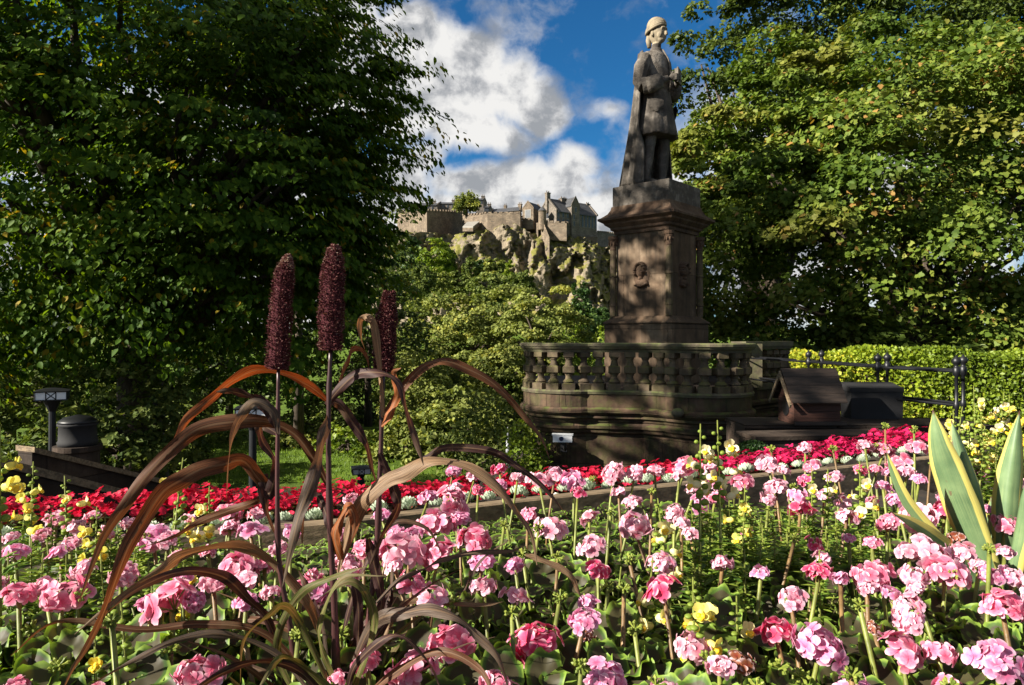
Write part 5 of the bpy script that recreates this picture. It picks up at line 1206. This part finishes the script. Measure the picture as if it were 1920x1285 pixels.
def snapflower(seed):
    rg = np.random.default_rng(seed); V, F, rad, ti = [], [], [], []; k = 0
    def lobe(d_, n_, L, Wd):
        nonlocal k
        v, f, r_ = petal(L, Wd, .4); y = d_/np.linalg.norm(d_); z = n_-y*np.dot(n_, y); z /= np.linalg.norm(z); x = np.cross(y, z)
        v = v @ np.stack([x, y, z]); V.append(v); F.append(f+k); rad.append(r_); ti.append(np.full(len(v), rg.uniform(.5, 1))); k += len(v)
    o = np.array([0, -1., 0])
    for s in (-1, 1):
        lobe(np.array([s*.38, -.25, .95]), o+[0, 0, .1], 1.1, .5); lobe(np.array([s*.62, -.75, -.55]), np.array([0, -.5, 1.]), .85, .40)
    lobe(np.array([0, -.7, -.85]), np.array([0, -.6, 1.]), .85, .42)
    b = MB(); b.ell((0, .25, .05), (.36, .70, .44), 12, 8)
    nv_, nf_ = k, sum(len(f) for f in F); FF = np.concatenate(F).tolist()+[[i+k for i in f] for f in b.F]; bv = b.V[0]
    c = MB()
    for s in (-.15, .15): c.ell((s*1.2, -.50, -.08), (.24, .26, .25), 10, 7)
    c.ell((0, -.62, -.28), (.26, .22, .2), 10, 7)
    cv = np.concatenate(c.V); FF += [[i+k+len(bv) for i in f] for f in c.F]
    VV = np.concatenate(V+[bv, cv]); one = np.ones(len(bv)+len(cv))
    return mesh('blossom', VV, FF, [M['yellow'], M['palate']], {'rad': np.concatenate(rad+[one]), 'tint': np.concatenate(ti+[one*.8])}, True, [0]*(nf_+len(b.F))+[1]*len(c.F))
SNF = [snapflower(i) for i in range(4)]
YEL = {'lemon': (.84, .78, .22), 'cream': (.88, .83, .56), 'yellow': (.84, .68, .08), 'pale yellow': (.86, .82, .40)}
SN = [(50, 868, 1.5, 5, 'lemon', 'lemon yellow snapdragon spike, tallest in the left corner of the bed'), (138, 890, 1.5, 2, 'pale yellow', 'pale greenish snapdragon just right of the tall lemon spike'), (2, 800, 1.15, 3, 'lemon', 'large lemon snapdragon cut by the left edge'),
      (322, 862, 1.45, 1, 'lemon', 'snapdragon with one nodding yellow flower under the arching millet leaf'), (176, 950, 1.45, 3, 'lemon', 'snapdragon with a fat yellow bloom left of the outer millet leaf'), (258, 1092, .97, 0, 'lemon', 'green snapdragon spike in bud beside the big rose pink head'),
      (388, 912, 1.55, 3, 'pale yellow', 'pale yellow snapdragon behind the left millet leaves, by the begonias'), (346, 950, 1.5, 2, 'pale yellow', 'small pale yellow snapdragon inside the left millet arch'), (366, 1024, 1.25, 3, 'lemon', 'yellow snapdragon below the left millet arch'), (196, 1172, 1.0, 1, 'yellow', 'low golden snapdragon at the foot of the broad millet leaf'),
      (100, 955, 1.55, 0, 'lemon', 'leafy green snapdragon stalk between the two left yellow ones'), (228, 985, 1.5, 0, 'lemon', 'leafy green snapdragon stalk right of the fat yellow bloom'), (296, 1080, 1.2, 0, 'lemon', 'leafy green snapdragon stalk behind the big rose pink head'),
      (1318, 795, 1.33, 4, 'cream', 'creamy snapdragon, left of the bright pair before the terrace wall'), (1360, 788, 1.35, 5, 'cream', 'creamy snapdragon, right of the bright pair before the terrace wall'), (1250, 938, 1.35, 5, 'pale yellow', 'yellow snapdragon beside the pale geranium left of the bright pair'),
      (1383, 905, 1.45, 3, 'lemon', 'lemon snapdragon below the bright creamy pair'), (1618, 866, 1.6, 4, 'cream', 'creamy yellow snapdragon cluster left of the agave'), (1315, 1078, 1.02, 3, 'lemon', 'yellow snapdragon with open lips in the lower middle'), (1228, 1046, 1.2, 3, 'pale yellow', 'pale snapdragon above the deep pink head'),
      (1520, 876, 1.7, 2, 'cream', 'small cream snapdragon left of its twin near the timber edging'), (1552, 880, 1.72, 2, 'cream', 'small cream snapdragon right of its twin near the timber edging'), (1388, 1118, 1.08, 1, 'pale yellow', 'pale drooping snapdragon right of the open lipped one'),
      (1780, 760, 1.95, 3, 'lemon', 'lemon snapdragon just above the left agave tips'), (1800, 768, 2.1, 3, 'pale yellow', 'pale snapdragon between the two groups of agave leaves'), (1834, 724, 2.15, 2, 'pale yellow', 'tallest leafy snapdragon between the agave leaves'),
      (1850, 752, 2.2, 3, 'lemon', 'yellow snapdragon left of the tall right agave leaf'), (1874, 734, 2.2, 4, 'cream', 'cream snapdragon rising beside the tall right agave leaf'), (1892, 740, 2.25, 4, 'lemon', 'lemon snapdragon behind the tall right agave leaf'),
      (1914, 756, 2.1, 3, 'yellow', 'yellow snapdragon at the right edge behind the agave'), (1816, 800, 2.0, 3, 'pale yellow', 'low pale snapdragon in the bunch behind the agave'), (1846, 796, 1.98, 4, 'lemon', 'low lemon snapdragon in the bunch behind the agave')]
for i in range(46):
    SN.append((rng.uniform(1285, 1625), rng.uniform(925, 1035), None, 0, 'bush', 'green snapdragon stalk gone to seed pods in the middle of the bed'))
for i in range(16): SN.append((rng.uniform(-20, 270), rng.uniform(955, 1060), None, 0, 'bush', 'dark leafy snapdragon stalk without flowers on the left of the bed'))
for i in range(10): SN.append((rng.uniform(1800, 1930), rng.uniform(770, 850), 2.1, 0, 'bush', 'leafy snapdragon stalk without flowers behind the agave'))
for i, (x, y, d, nf, c, lab) in enumerate(SN):
    rg = np.random.default_rng(500+i)
    if d is None: d = 1280*.42/(y-632)*rg.uniform(.92, 1.05)
    tp = P(x, y, d); h_ = tp[2]-SOIL
    rt = thing('snapdragon', lab, 'snapdragon', (tp[0], d, SOIL), 0, {True: lab+'s', False: 'snapdragons in the flower bed'}[c == 'bush'])
    put('stalk', (BSH if c == 'bush' else STK)[i % 4], rt, rot=(rg.normal(0, .03), rg.normal(0, .03), rg.random()*6), sc=(1, 1, h_))
    for j in range(nf+2 if nf > 2 else nf):
        a = [0, 2.4, -2.1, .9, -1., 3., 1.7, -.4, .6, 2.][j]+rg.normal(0, .3); zz_ = h_-.05-.017*j
        o = put('blossom', SNF[(i+j) % 4], rt, (.020*math.sin(a), -.020*math.cos(a), zz_), (rg.normal(0, .15), rg.normal(0, .15), a), .0185*rg.uniform(.85, 1.2)*(1.-.02*(9-j)))
        o.color = (*YEL[c], 1)
# ------------------------------------------------------------------ ribbon leaves
def catmull(p, n):
    p = np.asarray(p, float); q = np.concatenate([[2*p[0]-p[1]], p, [2*p[-1]-p[-2]]]); out = []
    for s in np.linspace(0, len(p)-1-1e-6, n):
        i = int(s); t_ = s-i; a, b, c, d = q[i], q[i+1], q[i+2], q[i+3]
        out.append(.5*((2*b)+(-a+c)*t_+(2*a-5*b+4*c-d)*t_**2+(-a+3*b-3*c+d)*t_**3))
    return np.array(out)
def ribbon(path, width, ang, fold=.3, n=26, ac=5, thick=0., wav=.0, view=(0, EYE), seed=0, twist=0.):
    p = catmull(path, n); T = nrm(np.gradient(p, axis=0)); u = np.linspace(0, 1, n); rg = np.random.default_rng(seed)
    rings, rad, tin = [], [], []
    for i in range(n):
        vd = nrm(p[i]-np.array([0, 0, EYE])); side = nrm(np.cross(T[i], vd)); nor = np.cross(side, T[i])
        a = ang[0]+(ang[1]-ang[0])*u[i]+twist*math.sin(5.5*u[i]+seed*1.7)*min(1, 3*u[i]); s2 = side*math.cos(a)+nor*math.sin(a); n2 = np.cross(s2, T[i]); w = width[i]/2
        sv = np.linspace(-1, 1, ac); wv = wav*w*np.sin(u[i]*23+sv*2.+seed)*np.abs(sv)
        top = [p[i]+s2*w*s_*math.cos(fold*abs(s_))+n2*(w*abs(s_)*math.sin(fold)+wv[k]) for k, s_ in enumerate(sv)]
        if thick:
            th_ = thick*(1-sv**4*.9)*min(1, 4*(1-u[i])+.1); bot = [q-n2*t_ for q, t_ in zip(top, th_)][::-1]
            rings.append(np.array(top+bot)); rad.append(np.concatenate([np.abs(sv), np.abs(sv)]))
        else: rings.append(np.array(top)); rad.append(np.abs(sv) if ac < 3 else sv*.5+.5)
        tin.append(np.full(len(rings[-1]), u[i]))
    k = len(rings[0]); F = []
    for i in range(n-1):
        for j in range(k if thick else k-1): q = (j+1) % k; F.append([i*k+j, i*k+q, (i+1)*k+q, (i+1)*k+j])
    if thick: F += [list(range(k))[::-1], [(n-1)*k+j for j in range(k)]]
    return np.concatenate(rings), F, np.concatenate(rad), np.concatenate(tin)
# ------------------------------------------------------------------ ornamental millet
DM = 1.02
MB0 = np.array(P(625, 632, DM)); MB0[2] = SOIL
mil = thing('ornamental_millet', 'purple millet clump with three seed spikes and arching dry bronze leaves', 'ornamental grass', tuple(MB0))
def spike(path, wpx, d, taper, seed, pale):
    rg = np.random.default_rng(seed); p = catmull([np.array(P(x, y, d))-MB0 for x, y in path], 40); r_ = wpx/1280*d/2
    n = 3800; u = rg.random(n); a = rg.random(n)*6.28; i = np.clip((u*39).astype(int), 0, 38); f = (u*39-i)[:, None]
    c = p[i]*(1-f)+p[i+1]*f; T = nrm(p[-1]-p[0]); X = nrm(np.cross(T, [0, 1., 0])); Y = np.cross(T, X)
    out = np.cos(a)[:, None]*X+np.sin(a)[:, None]*Y; rr = r_*np.interp(u, [0, .03, .1, .6, .85, .95, 1], taper)
    rr = rr*(1+.07*np.sin(u*17+a*2+seed)+.05*np.sin(a*3+u*41)); pos = c+out*(rr*rg.uniform(.80, 1.0, n))[:, None]
    SD = np.array([[0, 0, 0], [.30, .35, .16], [0, 1., 0], [-.30, .35, .16], [0, .35, -.2]]); SDF = np.array([[0, 1, 2], [0, 2, 3], [1, 4, 2], [3, 2, 4], [0, 4, 1], [0, 3, 4]])
    V, F = scatter(SD, SDF, pos, out+T*.35+rg.normal(0, .25, (n, 3)), T+rg.normal(0, .4, (n, 3)), .0035*rg.uniform(.7, 1.3, n))
    tn = np.clip(rg.normal(.42, .25, n)+pale*(u > .82), 0, 1)
    m = 1500; u2 = rg.random(m); a2 = rg.random(m)*6.28; i2 = np.clip((u2*39).astype(int), 0, 38); o2 = np.cos(a2)[:, None]*X+np.sin(a2)[:, None]*Y
    V2, F2 = scatter(np.array([[-.03, 0, 0], [.03, 0, 0], [0, 1, 0]]), np.array([[0, 1, 2]]), p[i2]+o2*(r_*np.interp(u2, [0, .03, .1, .6, .85, .95, 1], taper)*.9)[:, None], o2+T*.4+rg.normal(0, .2, (m, 3)), rg.normal(0, 1, (m, 3)), .0066*rg.uniform(.6, 1.3, m))
    core = MB(); core.tube(p, r_*.82*np.interp(np.linspace(0, 1, 40), [0, .03, .1, .6, .85, .95, 1], taper)+1e-4, 10)
    cv, cf = core.V[0], core.F
    FF = F.tolist()+(F2+len(V)).tolist()+[[q+len(V)+len(V2) for q in f_] for f_ in cf]
    put('seed_spike', mesh('seed_spike', np.concatenate([V, V2, cv]), FF, M['seed'], {'tint': np.concatenate([np.repeat(tn, 5), np.repeat(rg.uniform(.3, .8, m), 3), np.full(len(cv), .1)])}), mil)
full_ = [.82, .95, 1, .97, .76, .48, .15]
spike([(520, 693), (525, 610), (531, 530), (541, 478)], 41, DM, [.8, .95, 1, .92, .62, .32, .05], 1, .35)
spike([(620, 657), (621, 590), (624, 520), (628, 460)], 44, DM-.03, full_, 2, .15)
spike([(719, 697), (722, 640), (726, 590), (731, 546)], 37, DM+.06, [.9, 1, 1, 1, .62, .50, .42], 3, -.1)
for path, d0, r_ in [([(522, 690), (521, 790), (520, 920), (524, 1060), (545, 1180), (570, 1400), (585, 1600)], DM, .0042), ([(620, 655), (617, 740), (616, 860), (620, 1010), (628, 1160), (632, 1400), (634, 1620)], DM-.03, .0047), ([(719, 695), (716, 790), (712, 900), (706, 1030), (690, 1180), (668, 1370), (655, 1560)], DM+.06, .0050)]:
    b = MB(); pp = catmull([np.array(P(x, y, d0+.04*(y > 900)*0))-MB0 for x, y in path], 22); b.tube(pp, np.linspace(r_*.62, r_*1.25, 22)*(1+.35*(np.arange(22) % 6 == 3)), 8); b.put('stem', M['milletstem'], mil, smooth=True)
BR = {'o': (.30, .095, .026), 'd': (.06, .028, .025), 'b': (.12, .050, .022), 't': (.29, .19, .11), 'g': (.115, .085, .065), 'v': (.12, .13, .035)}
LV = [([(614, 752), (584, 727), (538, 704), (482, 696), (436, 716), (395, 747), (354, 785), (329, 820), (316, 842)], 25, 'o', .25, -.05, (.3, .7)),
      ([(620, 920), (589, 864), (553, 818), (502, 793), (436, 788), (375, 803), (324, 839), (278, 890), (237, 941), (196, 1002), (170, 1058), (145, 1140)], 24, 'b', 0, -.2, (.5, .3)),
      ([(518, 925), (487, 900), (456, 864), (420, 870), (375, 880), (339, 900), (303, 926), (267, 977), (242, 1028), (216, 1089), (196, 1150), (165, 1210), (138, 1255), (115, 1300)], 30, 'b', .05, -.25, (.6, .1)),
      ([(612, 760), (635, 727), (666, 706), (701, 696), (732, 704), (752, 727), (763, 767), (773, 808), (786, 850), (794, 872)], 24, 'd', 0, -.1, (.2, .8)),
      ([(717, 783), (737, 752), (768, 711), (798, 683), (834, 676), (875, 688), (916, 711), (951, 742), (982, 778), (1013, 818), (1030, 860)], 22, 'b', .05, .15, (.2, .9)),
      ([(706, 930), (740, 895), (798, 859), (829, 841), (875, 839), (926, 847), (967, 870), (1008, 900), (1038, 936), (1064, 972), (1070, 990)], 18, 'd', .1, .1, (.4, .9)),
      ([(632, 1074), (655, 1007), (671, 956), (691, 931), (727, 900), (757, 885), (798, 864), (849, 867), (895, 885), (941, 921), (972, 961), (996, 1002), (1007, 1060)], 30, 't', 0, -.1, (.9, .15)),
      ([(600, 1190), (579, 1135), (538, 1084), (497, 1043), (451, 1025), (400, 1025), (344, 1043), (303, 1069), (252, 1104), (201, 1140), (140, 1190)], 24, 't', .05, -.2, (.3, .6)),
      ([(530, 1230), (497, 1160), (466, 1125), (426, 1089), (375, 1071), (324, 1074), (283, 1089), (240, 1112), (195, 1155)], 20, 'd', 0, -.25, (.2, .7)),
      ([(522, 915), (477, 941), (426, 956), (375, 982), (324, 1007), (258, 1030)], 17, 'b', .05, .1, (.7, .4)),
      ([(665, 1240), (691, 1186), (717, 1160), (763, 1143), (803, 1143), (854, 1160), (895, 1186), (931, 1232), (955, 1295)], 28, 'g', -.05, -.2, (.2, .5)),
      ([(706, 1130), (745, 1085), (798, 1063), (834, 1048), (890, 1035), (957, 1030), (985, 1022)], 15, 'g', 0, .1, (.5, .8)),
      ([(985, 1040), (1013, 1048), (1064, 1074), (1085, 1105), (1095, 1128)][::1], 12, 't', .0, .0, (.5, .8)),
      ([(522, 815), (512, 772), (477, 757), (451, 778), (436, 808), (428, 864), (425, 935)], 20, 'g', -.05, -.1, (.1, .9)),
      ([(518, 800), (498, 765), (466, 745), (430, 736), (405, 735)], 24, 'd', -.05, -.08, (.2, .5)),
      ([(633, 735), (638, 706), (649, 679), (662, 656), (678, 654), (687, 672), (692, 694)], 12, 'o', .05, .05, (.5, 1.)),
      ([(717, 780), (708, 700), (703, 625), (698, 601), (684, 594), (676, 606), (676, 630), (684, 655)], 15, 't', 0, .02, (.6, .5)),
      ([(620, 752), (640, 760), (660, 793), (686, 829), (701, 880), (711, 920)], 22, 'd', .06, .1, (.3, .3)),
      ([(522, 815), (487, 798), (497, 829), (517, 864), (507, 905), (517, 930)], 24, 'd', .05, .05, (.2, .6)),
      ([(618, 780), (609, 818), (594, 870), (584, 915), (563, 966), (548, 1028), (530, 1100)], 27, 'g', -.03, -.1, (.5, .0)),
      ([(520, 880), (505, 925), (490, 890), (500, 960), (520, 1010)], 26, 'd', .03, .05, (.1, .6)),
      ([(712, 850), (737, 915), (745, 950), (716, 1007), (690, 1070)], 22, 'd', .02, .03, (.5, .2)),
      ([(640, 1050), (628, 1000), (650, 950), (664, 985), (640, 1060)], 24, 'o', -.03, -.05, (.4, .4)),
      ([(715, 800), (728, 780), (745, 740), (740, 700), (752, 690)], 16, 'o', .03, .04, (.6, .3)),
      ([(690, 1010), (700, 1060), (720, 1130), (700, 1180)], 24, 'd', .05, .05, (.3, .3)),
      ([(620, 1000), (610, 960), (590, 930), (570, 960), (566, 1030)], 20, 'd', .05, .1, (.3, .6)),
      ([(640, 1200), (668, 1110), (700, 1030), (740, 980), (800, 990), (830, 1040)], 14, 'd', .08, .12, (.6, .6)),
      ([(700, 1230), (742, 1150), (770, 1128), (830, 1130), (905, 1135), (945, 1128)], 12, 't', .05, .1, (.7, .4)),
      ([(620, 1290), (560, 1170), (530, 1140), (500, 1150), (462, 1200), (450, 1290)], 15, 'v', -.1, -.25, (.3, .7)),
      ([(640, 1300), (610, 1230), (600, 1170), (640, 1090), (720, 1080)], 13, 'v', -.1, -.15, (.5, .5)),
      ([(590, 1310), (520, 1230), (420, 1190), (330, 1200), (240, 1240), (160, 1290)], 15, 'g', -.1, -.2, (.3, .8)),
      ([(600, 1300), (500, 1190), (380, 1170), (260, 1180), (110, 1165), (20, 1230)], 14, 'b', -.05, -.15, (.6, .4)),
      ([(650, 1300), (672, 1240), (740, 1190), (800, 1235), (830, 1300)], 14, 'd', -.12, -.2, (.4, .6)),
      ([(640, 1310), (560, 1250), (520, 1240), (480, 1300)], 16, 'v', -.15, -.25, (.2, .6)),
      ([(660, 1300), (700, 1180), (690, 1120), (660, 1090), (600, 1120)], 18, 'v', -.1, -.12, (.5, .2)),
      ([(560, 1320), (520, 1210), (560, 1120), (640, 1080), (690, 1062)], 16, 'v', -.08, -.1, (.5, .3)),
      ([(640, 1320), (655, 1220), (690, 1160), (720, 1120), (760, 1100)], 16, 'd', .05, .1, (.5, .3)),
      ([(600, 1320), (600, 1200), (580, 1110), (560, 1070)], 22, 'd', .05, .1, (.5, .3)), ([(660, 1320), (672, 1200), (668, 1110), (640, 1060)], 24, 'd', .03, .06, (.5, .3)), ([(690, 1320), (712, 1200), (730, 1120), (735, 1060)], 22, 'd', .05, .1, (.5, .3)),
      ([(630, 1340), (560, 1260), (470, 1240), (380, 1290), (350, 1330)], 16, 'd', -.15, -.3, (.4, .3)), ([(650, 1340), (740, 1260), (820, 1220), (900, 1260), (930, 1320)], 15, 'b', -.1, -.2, (.5, .3)),
      ([(600, 1230), (540, 1180), (470, 1165), (400, 1185), (380, 1215)], 14, 'b', .05, .1, (.6, .2)), ([(700, 1200), (770, 1190), (850, 1130), (900, 1050), (960, 1010)], 12, 'd', .1, .2, (.5, .5))]
for i, (pth, w, c, d0, d1, ang) in enumerate(LV):
    m_ = len(pth); p3 = [np.array(P(x, y, DM+d0+(d1-d0)*.8*j/(m_-1)))-MB0 for j, (x, y) in enumerate(pth)]
    n = 14+3*m_; u = np.linspace(0, 1, n); wm = w/1280*DM*(.92 if c in 'dvg' else 1.05)
    rl = np.random.default_rng(900+i)
    wd = wm*np.interp(u, [0, .12, .4, .75, 1], [.45, .85, 1, .7, .06])*(1+.10*np.interp(u, np.linspace(0, 1, 9), rl.normal(0, 1, 9)))
    p3 = [p3[0]]+[q+rl.normal(0, .0014, 3) for q in p3[1:-1]]+[p3[-1]]
    V, F, ra, ti = ribbon([q+MB0 for q in p3], wd, ang, .22, n, 7, 0, .30, seed=i, twist=.55)
    o = put('leaf', mesh('leaf', V-MB0, F, M['millet'], {'rad': ra, 'tint': ti}, True), mil)
    o.color = (*(np.array(BR[c])*rng.uniform(.85, 1.2)), 1)
for i in range(46):                                                # the dense tuft at the foot
    rl = np.random.default_rng(1200+i); az, ln_, el = rl.random()*6.28, rl.uniform(.30, .54), R(rl.uniform(70, 89)); cv = rl.uniform(1., 2.4)
    q_ = MB0+np.array([rl.normal(0, .045), rl.normal(0, .035), 0.]); pts = [q_]
    for j in range(9):
        e_ = el-cv*(j/9)**1.7; az2 = az+rl.normal(0, .06); pts.append(pts[-1]+ln_/9*np.array([math.cos(e_)*math.cos(az2), math.cos(e_)*math.sin(az2), math.sin(e_)]))
    u = np.linspace(0, 1, 24); wd = rl.uniform(.007, .014)*np.interp(u, [0, .2, .5, .8, 1], [.7, 1, .95, .55, .05])
    V, F, ra, ti = ribbon(pts, wd, (rl.uniform(-.9, .9), rl.uniform(-.9, .9)), .22, 24, 5, 0, .25, seed=i, twist=.5)
    o = put('leaf', mesh('leaf', V-MB0, F, M['millet'], {'rad': ra, 'tint': ti}, True), mil)
    o.color = (*(np.array(BR['ddvgbdv'[i % 7]])*rl.uniform(.8, 1.15)), 1)
# ------------------------------------------------------------------ agave
AB = np.array(P(1862, 1090, 1.5)); AB[2] = SOIL
ag = thing('agave', 'large variegated agave with yellow edged grey green leaves at the right', 'agave', tuple(AB))
AL = [([(1868, 1130), (1835, 1040), (1792, 930), (1762, 840), (1749, 768)], 66, 1.52, 1.52, .30, (.25, .35)), ([(1866, 1120), (1842, 1010), (1822, 920), (1800, 850), (1784, 788)], 54, 1.56, 1.60, .5, (-.5, -.4)),
      ([(1884, 1110), (1886, 1010), (1890, 930), (1900, 850), (1912, 770)], 57, 1.54, 1.55, .55, (-.1, -.1)), ([(1860, 1125), (1800, 1055), (1745, 1000), (1700, 945), (1676, 890), (1662, 846)], 34, 1.50, 1.45, .5, (1.0, 1.0)),
      ([(1860, 1130), (1810, 1060), (1760, 1020), (1715, 985), (1670, 960)], 40, 1.48, 1.36, .5, (.9, .9)), ([(1890, 1130), (1925, 1070), (1965, 1000), (2010, 930)], 60, 1.5, 1.45, .4, (-.6, -.6)),
      ([(1885, 1130), (1905, 1030), (1918, 960), (1930, 880)], 40, 1.5, 1.46, .6, (.8, .8)), ([(1895, 1140), (1940, 1110), (2000, 1090)], 62, 1.45, 1.3, .4, (.2, .2)), ([(1870, 1130), (1868, 1050), (1862, 980), (1858, 930)], 40, 1.62, 1.7, .4, (.1, .1)),
      ([(1855, 1140), (1820, 1120), (1770, 1125), (1720, 1150)], 50, 1.45, 1.3, .4, (.4, .4))]
for i, (pth, w, d0, d1, fo, ang) in enumerate(AL):
    m_ = len(pth); p3 = [np.array(P(x, y, d0+(d1-d0)*j/(m_-1))) for j, (x, y) in enumerate(pth)]
    n = 30; u = np.linspace(0, 1, n); wd = w/1280*1.5*np.interp(u, [0, .2, .45, .65, .85, .96, 1], [.62, .85, 1, .88, .48, .12, .03])
    V, F, ra, ti = ribbon(p3, wd, ang, fo, n, 11, .009, .03, seed=i)
    put('leaf', mesh('leaf', V-AB, F, M['agave'], {'rad': ra, 'tint': ti}, True), ag)
